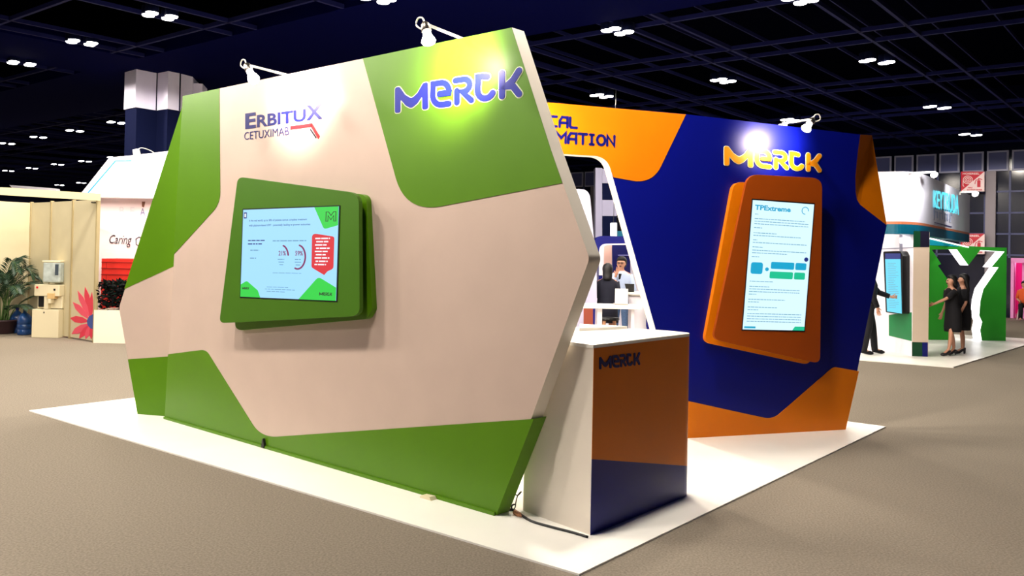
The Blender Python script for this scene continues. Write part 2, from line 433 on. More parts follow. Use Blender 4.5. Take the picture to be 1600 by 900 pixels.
# ---------------------------------------------------------------- lettering of the maker's logo, in a field 5.05 wide and 1 high
LW = 5.05
M_OUT = [(0, 0, .08), (0, 1, .1), (.2, 1, .12), (.45, .66, .1), (.74, .47, .2), (1.0, .66, .1), (1.24, 1, .12), (1.44, 1, .08), (1.44, 0, .09), (1.2, 0, .09), (1.2, .52, .04), (.98, .26, .15), (.72, .10, .2), (.48, .24, .15), (.24, .52, .04), (.24, 0, .09)]
def arc(cx, cy, rx, ry, a0, a1, n=10): return [(cx + rx * math.cos(math.radians(a0 + (a1 - a0) * k / n)), cy + ry * math.sin(math.radians(a0 + (a1 - a0) * k / n))) for k in range(n + 1)]
E_ST = [[(1.92, .50), (2.28, .50)] + arc(1.98, .56, .32, .34, 5, 95, 6) + [(1.66, .90), (1.64, .5)] + arc(2.0, .47, .36, .37, 185, 275, 6) + [(2.3, .10)]]
R_ST = [[(2.62, .10), (2.62, .52)], [(2.56, .90), (2.86, .90)] + arc(2.88, .68, .24, .22, 85, -75, 8) + [(2.84, .46), (3.18, .12)]]
C_ST = [[(3.78, .86), (3.62, .90)] + [(3.44, .90), (3.42, .5)] + arc(3.72, .43, .30, .31, 185, 330, 8)]
K_ST = [[(4.32, .12), (4.32, .90)], [(4.92, .90), (4.72, .62), (4.40, .42), (4.7, .42), (4.92, .12)]]
def logo(bm, mp, d, mi, rim=None, rmi=1, depth=.006):
    def draw(grow, d0, d1, m):
        for st_ in (E_ST + R_ST + C_ST + K_ST): ribbon(bm, mp, [(x / LW, y) for x, y in st_], .22 + 2 * grow, LW, d0, d1, m)
        pts = roundpoly(M_OUT, 5)
        if grow:
            cx = [Vector(p) for p in pts]; n = len(cx); o = []
            for i in range(n):
                t = (cx[(i + 1) % n] - cx[i - 1]); t.normalize(); o.append(cx[i] + Vector((-t.y, t.x)) * grow)
            pts = [(p.x, p.y) for p in o]
        slab(bm, mp.pl, [mp(x / LW, y) for x, y in pts], d0, d1, m)
    if rim: draw(rim, d, d + depth * .4, rmi)
    draw(0, d, d + depth, mi)
# ---------------------------------------------------------------- green and white wall (near)
LP = Plane(onz(775, 808), onz(258, 656)); LP.zmin = PZ + .001
LT = .125
out_px = [(286, 150), (800, 43), (861, 234), (921, 404, 22), (775, 808), (258, 656)]
wall = thing('display_wall', 'large faceted white and green exhibition wall carrying the landscape screen', 'exhibition wall', onz(520, 735))
bm = bmesh.new()
slab(bm, LP, LP.pts(roundpoly(out_px, 10)), -LT, 0, 0, side=1)
obj('wall_panel', bm, [TAUPE, CREAMW], wall)
def vinylpart(name, pl, px, m, parent, d0=0, d1=.004, label=None):
    b = bmesh.new(); slab(b, pl, pl.pts(roundpoly(px, 10)), d0, d1, 0)
    o = obj(name, b, m, parent)
    if label: o['label'] = label
    return o
vinylpart('green_graphic', LP, [(286, 150.2), (343, 138.3), (344.5, 318, 45), (271.5, 398)], GREEN, wall, label='tall green field at the upper left of the wall')
vinylpart('green_graphic', LP, [(567.5, 91.6), (799.8, 43.2), (861, 234), (879, 286), (634, 333, 62)], GREEN, wall, label='green field behind the logo')
b = bmesh.new()
slab(b, LP, LP.pts(roundpoly([(263, 553.5), (322, 546, 14), (408, 684, 42), (834.5, 654.5), (775.5, 808), (257.6, 656)], 10)), -LT - .004, .004)
obj('green_base_graphic', b, GREEN, wall)['label'] = 'green band along the foot and end of the wall'
# folded wing behind it, on the left
WP = Plane(onz(215, 648.6), onz(257.6, 652)); WP.zmin = PZ + .001
b = bmesh.new()
w_out = [(284.5, 168), (300, 150), (300, 655), (257, 652), (215, 648.6), (186, 481, 26)]
q = WP.pts(roundpoly(w_out, 10))
slab(b, WP, q, -.2, -.0, 0, side=1)
obj('wing_panel', b, [TAUPE, CREAMW], wall)
vinylpart('green_graphic', WP, [(284.5, 168), (292, 160), (292, 403), (272, 416), (194.5, 451.5)], GREEN, wall, d1=.003, label='green field at the top of the folded wing')
vinylpart('green_graphic', WP, [(200, 561.5), (290, 555), (290, 653), (257, 652), (215, 648.6)], GREEN, wall, d1=.003, label='green foot of the folded wing')
# lettering on the near wall
mpL = Map(LP, (618.5, 177), (818, 152), (818, 105), (618.5, 137))
bm = bmesh.new(); logo(bm, mpL, .004, 0, rim=.035)
obj('lettering', bm, [BLUEINK, PALEINK], wall)['label'] = 'blue company logo letters with a pale outline'
mE = Map(LP, (383.5, 202), (504.5, 185.5), (504.5, 161.5), (383.5, 177.5))
bm = bmesh.new()
text_in(bm, mE, 'E', 0, 0, .15, 1, .003, 0, .035); text_in(bm, mE, 'RBITU', .165, 0, .80, .80, .003, 0, .03)
text_in(bm, mE, 'X', .80, 0, 1.0, 1.0, .003, 0, .03)
mC = Map(LP, (382, 219), (452, 211), (452, 198), (382, 206.8))
text_in(bm, mC, 'CETUXIMAB', 0, 0, 1, 1, .003, 0, 0)
obj('lettering', bm, NAVYINK, wall)['label'] = 'dark blue product name in two lines'
bm = bmesh.new()
def pxline(bm, pl, pts, w, d0, d1, mi=0):
    P = [Vector(pl.px(*p)) for p in pts]
    for i, (a, b) in enumerate(zip(P, P[1:])):
        t = (b - a).normalized() * w / 2; s = Vector((-t.y, t.x)); slab(bm, pl, [tuple(a - (t * .6 if i else t * 0) + s), tuple(b + s + t * .6), tuple(b - s + t * .6), tuple(a - s - (t * .6 if i else t * 0))], d0, d1, mi)
pxline(bm, LP, [(454, 200), (487, 195.5), (498, 214)], .032, 0, .003)
pxline(bm, LP, [(485, 202), (494, 215)], .014, 0, .003, 1)
obj('emblem', bm, [REDINK, DARKINK], wall)['label'] = 'red angled stroke with a thin dark line under it'
# foot rail along the panel
bm = bmesh.new(); pxs = LP.pts([(775, 808), (258, 656)])
slab(bm, LP, [(pxs[0][0] - 0, PZ), (pxs[1][0], PZ), (pxs[1][0], .035), (pxs[0][0], .035)], .004, .02)
obj('foot_rail', bm, GREEN, wall)
# ---------------------------------------------------------------- landscape screen unit on the near wall
SCREENB = mat('screen_sky_blue', (150, 208, 246), emit=1.0); SCG = mat('screen_green', (10, 205, 60), emit=.9)
SCR = mat('screen_red', (215, 15, 40), emit=.9); SCN = mat('screen_navy', (10, 40, 130), emit=.8); SCP = mat('screen_purple', (130, 10, 90), emit=.8)
SCW = mat('screen_white', (235, 248, 255), emit=1.0); SCBL = mat('screen_black', (4, 10, 20), emit=.5); SCGREY = mat('screen_grey_print', (96, 150, 190), emit=.8)
DGREEN = vinyl('screen_housing_green', (62, 108, 6), .45)
kio = thing('wall_screen', 'landscape screen in a tilted double-plate green housing on the near wall', 'screen', LP.w(LP.px(460, 400)[0], LP.px(460, 400)[1]))
d1, d2, d3 = .0, .05, .15
P1_ = LP.off(d2)
b = bmesh.new(); slab(b, P1_, P1_.pts(roundpoly([(366.5, 517, 12), (376, 300, 12), (572, 303, 14), (581.5, 484, 10), (573, 498.5, 12)], 8)), -.05, 0)
obj('backing_plate', b, GREEN, kio, bevel=.003)
b = bmesh.new(); P2_ = LP.off(d3)
qq = P2_.pts([(420, 330), (530, 335), (530, 470), (420, 470)]); slab(b, P2_, qq, -.11, -.035)
obj('mount', b, BLACK, kio)
b = bmesh.new(); slab(b, P2_, P2_.pts(roundpoly([(371.5, 276, 10), (560.5, 302, 20), (562, 494, 16), (342.5, 505, 8)], 8)), -.035, 0, 0, side=1)
obj('front_plate', b, [DGREEN, DGREEN], kio, bevel=.003)
P3_ = P2_
sc = bmesh.new(); ms = Map(P3_, (376.5, 463.5), (525.5, 470), (530, 322.5), (381, 328))
rect(sc, ms, -.012, -.012, 1.012, 1.012, -.01, .003, 1); rect(sc, ms, 0, 0, 1, 1, .0, .006, 0)
scr = obj('screen', sc, [SCREENB, BLACK], kio)
AS = 1.12
def sub_part(name, mats, parent, fn, lb=None, kind=None):
    b_ = bmesh.new(); fn(b_); o_ = obj(name, b_, mats, parent)
    if lb: o_['label'] = lb
    if kind: o_['kind'] = kind
def upoly(bm, mp, pts, d0, d1, mi=0): slab(bm, mp.pl, [mp(*p) for p in roundpoly(pts, 5)], d0, d1, mi)
D = .0062
for pts_, lb in (([(.0, 0), (.0, .14, .02), (.07, .185, .03), (.20, .08, .02), (.23, 0)], 'small green corner, lower left of the slide'), ([(.64, 0), (.83, .25, .04), (1, .14), (1, 0)], 'large green corner, lower right of the slide'), ([(.77, 1), (.87, .76, .03), (1, .80), (1, 1)], 'green corner at the top right of the slide')):
    sub_part('green_corner', SCG, scr, lambda c: upoly(c, ms, pts_, D, D + .001, 0), lb)
bub = [(.755, .72, .04), (.97, .68, .03), (.97, .34, .04), (.915, .31), (.885, .27), (.87, .28), (.83, .305), (.76, .35, .03)]
sub_part('speech_bubble', SCR, scr, lambda c: upoly(c, ms, bub, D, D + .001, 0), 'red speech bubble')
for (cx, sp, tx) in ((.445, (75, 10), '21%'), (.62, (80, -110), '59%')):
    sub_part('ring_chart', SCP, scr, lambda c: ribbon(c, ms, [(cx + .075 * math.cos(math.radians(a)), .46 + .13 * math.sin(math.radians(a))) for a in [sp[0] + (sp[1] - sp[0]) * k / 16 for k in range(17)]], .018, AS, D, D + .001))
    sub_part('percentage', SCP, scr, lambda c: text_in(c, ms, tx, cx - .028, .475, cx + .05, .53, D + .001, 0, .02))
sub_part('headline', SCN, scr, lambda c: (text_in(c, ms, 'In the real world, up to 38% of patients cannot complete treatment', .075, .855, .70, .885, D + .001, 0, .01),
    text_in(c, ms, 'with platinum-based CRT - potentially leading to poorer outcomes', .075, .80, .735, .83, D + .001, 0, .01)))
c = bmesh.new()
R_ = random.Random(3)
for (x0, x1, y, h, mi) in [(.07, .26, .64, .012, 3), (.07, .23, .60, .014, 3), (.35, .70, .635, .01, 5), (.10, .2, .53, .01, 5), (.1, .17, .44, .01, 5), (.41, .48, .43, .008, 5), (.42, .48, .40, .008, 5), (.43, .47, .37, .008, 5),
                        (.59, .65, .43, .008, 5), (.59, .66, .40, .008, 5), (.6, .65, .37, .008, 5), (.36, .66, .28, .005, 5), (.3, .53, .12, .006, 5), (.28, .6, .095, .006, 5), (.3, .5, .07, .006, 5)]:
    dashes(c, ms, x0, x1, y, h, D + .001, mi, R_)
o_ = obj('fine_print', c, [SCG, SCR, SCP, SCN, SCW, SCGREY, SCBL], scr); o_['kind'] = 'stuff'
c = bmesh.new()
for k in range(9): dashes(c, ms, .79 + (k % 2) * .01, .93 - (k % 3) * .015, .655 - k * .035, .014, D + .002, 0, R_)
o_ = obj('bubble_print', c, SCW, scr); o_['kind'] = 'stuff'
sub_part('corner_icon', [SCN, SCW], scr, lambda c: (rect(c, ms, .01, .90, .045, .97, D, D + .001, 0), rect(c, ms, .02, .915, .036, .955, D, D + .0015, 1)))
mo = [(0, 0), (.01, 1), (.25, 1), (.5, .6), (.75, 1), (.98, 1), (1, 0), (.8, 0), (.78, .6), (.5, .15), (.22, .6), (.2, 0)]
sub_part('outline_emblem', SCBL, scr, lambda c: ribbon(c, ms, [(.885 + .095 * x, .845 + .10 * y) for x, y in mo], .007, AS, D + .001, D + .002, 0, loop=True))
class SubMap:
    def __init__(s, mp, x0, y0, x1, y1): s.mp = mp; s.pl = mp.pl; s.r = (x0, y0, x1, y1)
    def __call__(s, x, y): x0, y0, x1, y1 = s.r; return s.mp(x0 + (x1 - x0) * x, y0 + (y1 - y0) * y)
sub_part('logo', SCBL, scr, lambda c: logo(c, SubMap(ms, .845, .05, .965, .085), D + .001, 0, depth=.001)); sub_part('logo', SCBL, scr, lambda c: logo(c, SubMap(ms, .02, .085, .10, .112), D + .001, 0, depth=.001))
# ---------------------------------------------------------------- blue and orange wall (far right)
RP = Plane(onz(1085, 686), onz(1321, 673)); RT = .13; RP.zmin = PZ + .001
bw = thing('display_wall', 'blue and orange faceted wall with an open doorway, behind the counter', 'exhibition wall', onz(1200, 680))
bm = bmesh.new()
# bring the hidden left leg down to the floor as well
lx = RP.px(700, 160)[0]; lt = RP.px(700, 139)[1]
arch_px = roundpoly([(1072, 687), (948, 243.5, 30), (880, 243.5)], 10)
op = RP.pts([(1321, 673)] + arch_px[:-1])
left_top = (lx, RP.px(855, 160)[1] + .02)
flap_px = [(1340, 240), (1336.5, 275), (1336.8, 300), (1339, 312), (1344, 320)]
outl = [RP.px(855, 160), RP.px(1072, 178.5), RP.px(1344, 210.2)] + RP.pts(flap_px) + [RP.px(1385.5, 352)] + op
hb = RP.px(930, 243.5)[1]
outl += [(lx + .35, hb), (lx + .25, hb - .1), (lx + .25, PZ), (lx, PZ), left_top]
slab(bm, RP, outl, -RT, 0, 0, side=1)
obj('wall_panel', bm, [BLUE, CREAMW], bw)
b = bmesh.new()
head_px = roundpoly([(1071.5, 178.8), (1019, 288, 42), (958.5, 277)], 10)
o1 = RP.pts(head_px) + RP.pts([p for p in arch_px[:-1] if p[1] < 276.5])
o1 += [(lx + .35, hb), (lx + .25, hb - .1), (lx + .25, PZ), (lx, PZ), left_top, RP.px(855, 160)]
slab(b, RP, o1, 0, .004)
obj('orange_graphic', b, ORANGE, bw)['label'] = 'orange header field over the doorway'
b = bmesh.new(); tip = RP.off(-.30); fr_ = [RP.w(*RP.px(*p)) for p in [(1344, 210.2)] + flap_px + [(1385.5, 352)]]
ft = tip.w(*tip.px(1362.5, 211.5)); fb_ = tip.w(*tip.px(1352, 212)); ring = [b.verts.new(p) for p in fr_]; ft_v = b.verts.new(ft); bk_v = b.verts.new(fb_ - RP.n * .12)
for a_, c_ in zip(ring, ring[1:]): b.faces.new((a_, c_, ft_v)); b.faces.new((c_, a_, bk_v))
b.faces.new((ring[-1], ft_v, bk_v)); b.faces.new((ft_v, ring[0], bk_v))
obj('folded_corner', b, ORANGE, bw)['label'] = 'orange corner folded back at the upper right end'
vinylpart('orange_graphic', RP, [(1063, 624), (1207, 655.5, 28), (1302, 573, 12), (1341.8, 580), (1321, 673), (1072, 687)], ORANGE, bw, label='orange field along the foot of the blue wall')
bm = bmesh.new(); mpR = Map(RP, (1131, 258), (1283.5, 270), (1283.5, 241), (1131, 228.5)); logo(bm, mpR, .004, 0, rim=.03)
obj('lettering', bm, [ORANGEINK, PALEINK], bw)['label'] = 'orange company logo letters'
# rounded stroke letters of the header
GL = {'A': [[(0, 0), (0, .6), (.25, 1), (.85, 1), (.85, 0)], [(.02, .42), (.85, .42)]], 'L': [[(0, 1), (0, .15), (.12, 0), (.75, 0)]], 'C': [[(.8, 1), (.25, 1), (0, .75), (0, .25), (.25, 0), (.8, 0)]],
      'M': [[(0, 0), (0, 1), (.5, .45), (1, 1), (1, 0)]], 'T': [[(0, 1), (.9, 1)], [(.45, 1), (.45, 0)]], 'I': [[(.1, 1), (.5, 1)], [(.3, 1), (.3, 0)], [(.1, 0), (.5, 0)]],
      'O': [[(.45 + .45 * math.cos(k * math.pi / 6), .5 + .5 * math.sin(k * math.pi / 6)) for k in range(12)]], 'N': [[(0, 0), (0, 1), (.8, 0), (.8, 1)]],
      'E': [[(.75, 1), (0, 1), (0, 0), (.75, 0)], [(0, .5), (.65, .5)]], 'D': [[(0, 0), (0, 1), (.5, 1), (.85, .7), (.85, .3), (.5, 0), (0, 0)]], 'F': [[(0, 0), (0, 1), (.75, 1)], [(0, .5), (.65, .5)]],
      'R': [[(0, 0), (0, 1), (.6, 1), (.8, .75), (.6, .48), (.1, .48)], [(.45, .48), (.8, 0)]]}
def strokes(bm, pl, word, x_end, y_end_base, y_end_top, scale_px, d, mi):
    a1, b0 = pl.px(x_end, y_end_base); b1 = pl.px(x_end, y_end_top)[1]; h = b1 - b0; adv = h * 1.22
    x = a1
    for ch in reversed(word):
        wd = {'I': .6, 'M': 1.0}.get(ch, .85) * h * 1.0
        x -= wd
        class MM:
            def __init__(s): s.pl = pl
            def __call__(s, u, v, x=x): return (x + u * h, b0 + v * h)
        for st_ in GL[ch]: ribbon(bm, MM(), st_, .27, 1, d, d + .004, mi, loop=ch == 'O')
        x -= h * .30
bm = bmesh.new()
if RP.px(960, 220)[0] < RP.px(860, 220)[0]: raise Exception('dir')
strokes(bm, RP, 'MEDICAL', 902, 200, 185, 1, .004, 0)
strokes(bm, RP, 'INFORMATION', 960, 228, 213, 1, .004, 0)
obj('lettering', bm, NAVYINK, bw)['label'] = 'navy header words in rounded capitals'
# portrait screen unit
kio2 = thing('wall_screen', 'tall portrait screen in a slanted orange double-plate housing on the blue wall', 'screen', RP.w(*RP.px(1200, 420)))
BROWNO = vinyl('screen_housing_orange', (150, 64, 2), .45)
P1_ = RP.off(.05)
b = bmesh.new(); slab(b, P1_, P1_.pts(roundpoly([(1146.5, 284, 16), (1262, 290, 10), (1268, 571, 12), (1100.5, 535, 12)], 8)), -.05, 0)
obj('backing_plate', b, ORANGE, kio2, bevel=.003)
P2_ = RP.off(.17)
b = bmesh.new(); slab(b, P2_, P2_.pts([(1170, 320), (1260, 330), (1240, 520), (1150, 510)]), -.12, -.035); obj('mount', b, BLACK, kio2)
b = bmesh.new(); slab(b, P2_, P2_.pts(roundpoly([(1169, 272, 20), (1285, 278.5, 18), (1281.5, 568.5, 10), (1114, 530, 12)], 8)), -.035, 0)
obj('front_plate', b, BROWNO, kio2, bevel=.003)
ms = Map(P2_, (1160, 514.5), (1256, 516.5), (1271.5, 319.5), (1176, 312.5))
sc = bmesh.new(); rect(sc, ms, -.015, -.01, 1.015, 1.01, -.01, .003, 1); rect(sc, ms, 0, 0, 1, 1, 0, .006, 0)
SCP2 = mat('screen_pale_cyan', (206, 238, 252), emit=1.0)
scr2 = obj('screen', sc, [SCP2, BLACK], kio2)
SCC = mat('screen_cyan', (0, 170, 215), emit=.8); SCM = mat('screen_mint', (10, 200, 150), emit=.8); SCT = mat('screen_pale_print', (120, 178, 206), emit=.8)
sub_part('page_title', SCC, scr2, lambda c: text_in(c, ms, 'TPExtreme', .04, .925, .62, .965, D + .001, 0, .035))
sub_part('ring_icon', SCC, scr2, lambda c: ribbon(c, ms, [(.86 + .055 * math.cos(t), .945 + .028 * math.sin(t)) for t in [k * math.pi / 8 for k in range(13)]], .006, .5, D, D + .001, 0))
c = bmesh.new()
for grp in ((.89, .08), (.855, .85), (.835, .9), (.815, .92), (.785, .16), (.745, .4), (.725, .8), (.69, .1), (.67, .93), (.635, .2), (.61, .9), (.59, .6), (.56, .15), (.37, .4), (.33, .35), (.31, .85), (.29, .85), (.27, .15), (.23, .62), (.21, .2), (.17, .5), (.15, .2), (.12, .9), (.10, .95), (.08, .9), (.06, .93)):
    dashes(c, ms, .05, .02 + grp[1] if grp[1] < .9 else .93, grp[0], .006, D + .001, 0, R_)
o_ = obj('fine_print', c, SCT, scr2); o_['kind'] = 'stuff'
for x0, y0, x1, y1, r_, m_ in ((.05, .43, .24, .52, .02, SCC), (.37, .475, .75, .53, .012, SCC), (.77, .475, .95, .53, .012, SCC), (.36, .40, .74, .455, .012, SCM), (.76, .40, .94, .455, .012, SCM)):
    sub_part('flow_chart_box', m_, scr2, lambda c: rect(c, ms, x0, y0, x1, y1, D, D + .001, 0, r=r_, asp=.5), 'mint green box' if m_ is SCM else 'cyan box')
for cx, cy, r, m_ in ((.31, .47, .03, SCC), (.94, .56, .035, SCN)):
    sub_part('round_marker', m_, scr2, lambda c: upoly(c, ms, [(cx + r * math.cos(k * math.pi / 6), cy + r * .5 * math.sin(k * math.pi / 6)) for k in range(12)], D, D + .001, 0))
sub_part('footer_mark', SCC, scr2, lambda c: rect(c, ms, .02, .01, .2, .024, D, D + .001, 0)); sub_part('footer_corner', SCM, scr2, lambda c: upoly(c, ms, [(.80, 0), (.84, .03, .01), (1, .03), (1, 0)], D, D + .001, 0))
# ---------------------------------------------------------------- counter
ct = thing('reception_counter', 'white counter with a brown-orange and blue front standing at the end of the green wall', 'counter', onz(922, 836))
c1, c2 = onz(922, 836, PZ), onz(1079, 772, PZ)
CT = 1.2
c0 = onz(815, 797, PZ)
b2 = onz(1031.7, 513.8, CT + .03); b3 = onz(906, 509, CT + .03)
fd = (c2 - c1).normalized(); sd = (c0 - c1).normalized()
pl_in = [(c1.x, c1.y), (c2.x, c2.y, .10)]
e1 = c2 + (b2 - c2) * .0 + Vector((-fd.y, fd.x, 0)) * .62
pts = [(c1.x, c1.y), (c2.x, c2.y, .12), (b2.x, b2.y, .3), (c0.x + (b3.x - c0.x) * 1.0, b3.y), (c0.x, c0.y, .05)]
pts = roundpoly(pts, 8)
b = bmesh.new(); plan(b, pts, PZ, CT)
obj('counter_body', b, WHITE, ct)
b = bmesh.new(); cx = sum(p[0] for p in pts) / len(pts); cy = sum(p[1] for p in pts) / len(pts)
plan(b, [(cx + (p[0] - cx) * 1.008, cy + (p[1] - cy) * 1.008) for p in pts], CT, CT + .022)
obj('counter_top', b, PLATF, ct, bevel=.003)
# raised rear shelf of the top
r0 = onz(905, 517.5, CT + .022); r1 = onz(940, 516, CT + .022); r2 = onz(980, 512.6, CT + .03)
b = bmesh.new(); plan(b, [(r0.x, r0.y), (r1.x, r1.y), (r2.x, r2.y), (b3.x, b3.y)], CT + .022, CT + .045)
obj('raised_shelf', b, PLATF, ct)
FP = Plane(c1, c2)
L = (c2 - c1).length
k = pts.index(min(pts, key=lambda p: (Vector(p) - Vector((c2.x, c2.y))).length))
def front(z0, z1a, z1b, z0b, m, nm, lb):
    """skin of graphic that follows the flat front and its rounded corner"""
    path = [(c1.x, c1.y)] + pts[1:10]; b = bmesh.new(); S_ = 0; seg = [0]
    for a, q in zip(path, path[1:]): S_ += (Vector(q) - Vector(a)).length; seg.append(S_)
    n_ = FP.n * .004; prev = None
    cen = Vector((cx, cy))
    for p, s_ in zip(path, seg):
        f = min(s_ / L, 1.15); o = (Vector(p) - cen).normalized() * .004 if s_ > L - .15 else Vector((n_.x, n_.y))
        lo = z0 + (z0b - z0) * f; hi = z1a + (z1b - z1a) * f
        v = [b.verts.new((p[0] + o.x, p[1] + o.y, lo)), b.verts.new((p[0] + o.x, p[1] + o.y, hi))]
        if prev: b.faces.new((prev[0], v[0], v[1], prev[1]))
        prev = v
    o_ = obj(nm, b, m, ct); o_['label'] = lb; sm = o_.modifiers.new('t', 'SOLIDIFY'); sm.thickness = .003; sm.offset = -1
zb = FP.px(925, 717)[1]; zb2 = FP.px(1081, 728)[1]
front(zb, CT, CT, zb2, ORANGE, 'orange_graphic', 'orange front field of the counter')
front(PZ, zb, zb2, PZ, BLUE, 'blue_graphic', 'blue foot of the counter front')
bm = bmesh.new(); mpc = Map(FP, (935, 577), (999, 570.5), (999, 550), (935, 558)); logo(bm, mpc, .005, 0, depth=.004)
obj('lettering', bm, NAVYINK, ct)['label'] = 'small dark blue company logo'
# ---------------------------------------------------------------- arm spotlights
def arm_spot(label, pl, base_px, elbow_px, bulb_px, aim, off, watt=ARM_W, size=118, zc=None):
    """clipped over the wall's top edge, arm reaching out in front of it"""
    a, bb = pl.px(*base_px); base = pl.w(a, bb, -.05)
    po = pl.off(off); e = po.px(*elbow_px); elbow = po.w(*e)
    q = po.px(*bulb_px); bulb = po.w(*q)
    t = thing('arm_spotlight', label, 'spotlight', base, 'white arm spotlights clipped on the walls')
    ax = (bulb - elbow).normalized(); L_ = (bulb - elbow).length
    b = bmesh.new(); tube(b, [base + Vector((0, 0, -.12)), base + Vector((0, 0, .01)), elbow], .011, 8); obj('arm', b, METAL, t, smooth=True)
    b = bmesh.new(); box(b, base + Vector((0, 0, -.1)), .07, .05, .1, pl.u); obj('clamp', b, METAL, t)
    b = bmesh.new(); lathe(b, elbow + ax * L_ * .05, [(.015, -.02), (.03, 0), (.034, L_ * .3), (.03, L_ * .34)], 16, axis=ax)
    fx = obj('lamp_holder', b, CHROME, t, smooth=True)
    b = bmesh.new(); s_ = pl.u * .045
    tube(b, [elbow + s_ * .3, elbow + ax * .03 + s_, elbow + ax * L_ * .42 + s_ * .9], .006, 6); tube(b, [elbow - s_ * .3, elbow + ax * .03 - s_, elbow + ax * L_ * .42 - s_ * .9], .006, 6)
    obj('yoke', b, METAL, fx)
    b = bmesh.new(); lp = [elbow, elbow + pl.u * .03 + Vector((0, 0, .045)), elbow + pl.u * .075 + Vector((0, 0, .045)), elbow + pl.u * .085 + Vector((0, 0, 0)), elbow + ax * L_ * .3 + pl.u * .03]
    tube(b, smooth_path(lp), .006, 6); obj('cable_loop', b, METAL, t, smooth=True)
    b = bmesh.new(); lathe(b, elbow, [(.026, L_ * .36), (.03, L_ * .62), (.042, L_ * .8), (.05, L_ * .95), (.042, L_ * 1.06), (.02, L_ * 1.12)], 18, axis=ax)
    obj('bulb', b, BULB, t, smooth=True)
    l = bpy.data.lights.new('arm_spot', 'SPOT'); l.energy = watt; l.color = (1, .82, .68); l.spot_size = math.radians(size); l.spot_blend = 1; l.shadow_soft_size = .05
    o = bpy.data.objects.new('arm_spot', l); COL.objects.link(o); o.parent = t
    tgt = pl.w(*pl.px(*aim)); pos = elbow + ax * (L_ * 1.12 + .03)
    o.location = pos - t.location; o.rotation_euler = (tgt - pos).to_track_quat('-Z', 'Y').to_euler()
arm_spot('arm spotlight above the product name, left end of the near wall', LP, (443, 118), (385, 101), (397, 125), (468, 146), .42)
arm_spot('arm spotlight above the green corner of the near wall', LP, (716, 61), (664, 37), (670, 66), (722, 100), .42)
arm_spot('arm spotlight above the orange logo on the blue wall', RP, (1228, 193), (1270, 186), (1259, 202), (1212, 218), .42, watt=ARM_W * .9, size=110)
arm_spot('arm spotlight over the orange header, mostly hidden behind the wall corner', RP, (800, 155), (828, 152), (822, 168), (850, 205), .42, watt=ARM_W * .5)
# ---------------------------------------------------------------- cables
CABLE = mat('black_rubber_cable', (10, 12, 12), .5)
b = bmesh.new()
pp = [onz(x, y, .02) for x, y in ((783, 800), (800, 796), (812, 803), (830, 814), (860, 823), (895, 832), (918, 839))]
tube(b, smooth_path(pp), .009, 8)
cb = tag(obj('power_cable', b, CABLE, smooth=True), 'black cable running along the foot of the counter', 'cable')
GP = Plane(onz(800, 800), onz(815, 797))
b = bmesh.new()
tube(b, smooth_path([GP.w(*GP.px(814, 768)), GP.w(*GP.px(809, 774)), GP.w(*GP.px(806, 785)), GP.w(*GP.px(805, 792)), GP.w(*GP.px(802, 799))]), .004, 6)
tube(b, smooth_path([GP.w(*GP.px(803, 771)), GP.w(*GP.px(809, 774)), GP.w(*GP.px(815, 768))]), .004, 6)
tube(b, smooth_path([GP.w(*GP.px(799, 797)), GP.w(*GP.px(800, 790)), GP.w(*GP.px(804, 788))]), .006, 6)
tag(obj('loose_wire', b, CABLE, smooth=True), 'thin dark wires hanging in the gap between green wall and counter', 'wire')
b = bmesh.new(); lathe(b, onz(803, 799, .03), [(.006, 0), (.018, .01), (.02, .06), (.012, .07), (.012, .09)], 10, axis=Vector((.5, -.6, -.15)))
tag(obj('cable_plug', b, mat('tan_plug', (190, 130, 90), .5)), 'tan plug on the cable at the corner of the green wall', 'plug')
b = bmesh.new(); q = onz(409, 700, .0)
FB = LP.off(.03); fa_, fb_ = FB.px(409, 696)
slab(b, FB, [(fa_ - .03, .02), (fa_ + .012, .02), (fa_ - .0, .09), (fa_ - .012, .10), (fa_ - .03, .05)], -.022, 0)
tag(obj('cable_clip', b, CABLE), 'small black clip at the foot of the green wall', 'clip')
FB = LP.off(.05); fa_, fb_ = FB.px(668, 776)
b = bmesh.new(); slab(b, FB, [(fa_ - .07, PZ), (fa_ + .05, PZ), (fa_ + .04, .03), (fa_ - .05, .035)], -.028, .03)
tag(obj('cable_tape', b, mat('cream_tape', (226, 214, 180), .6)), 'cream tape patch on the platform at the foot of the green wall', 'tape')
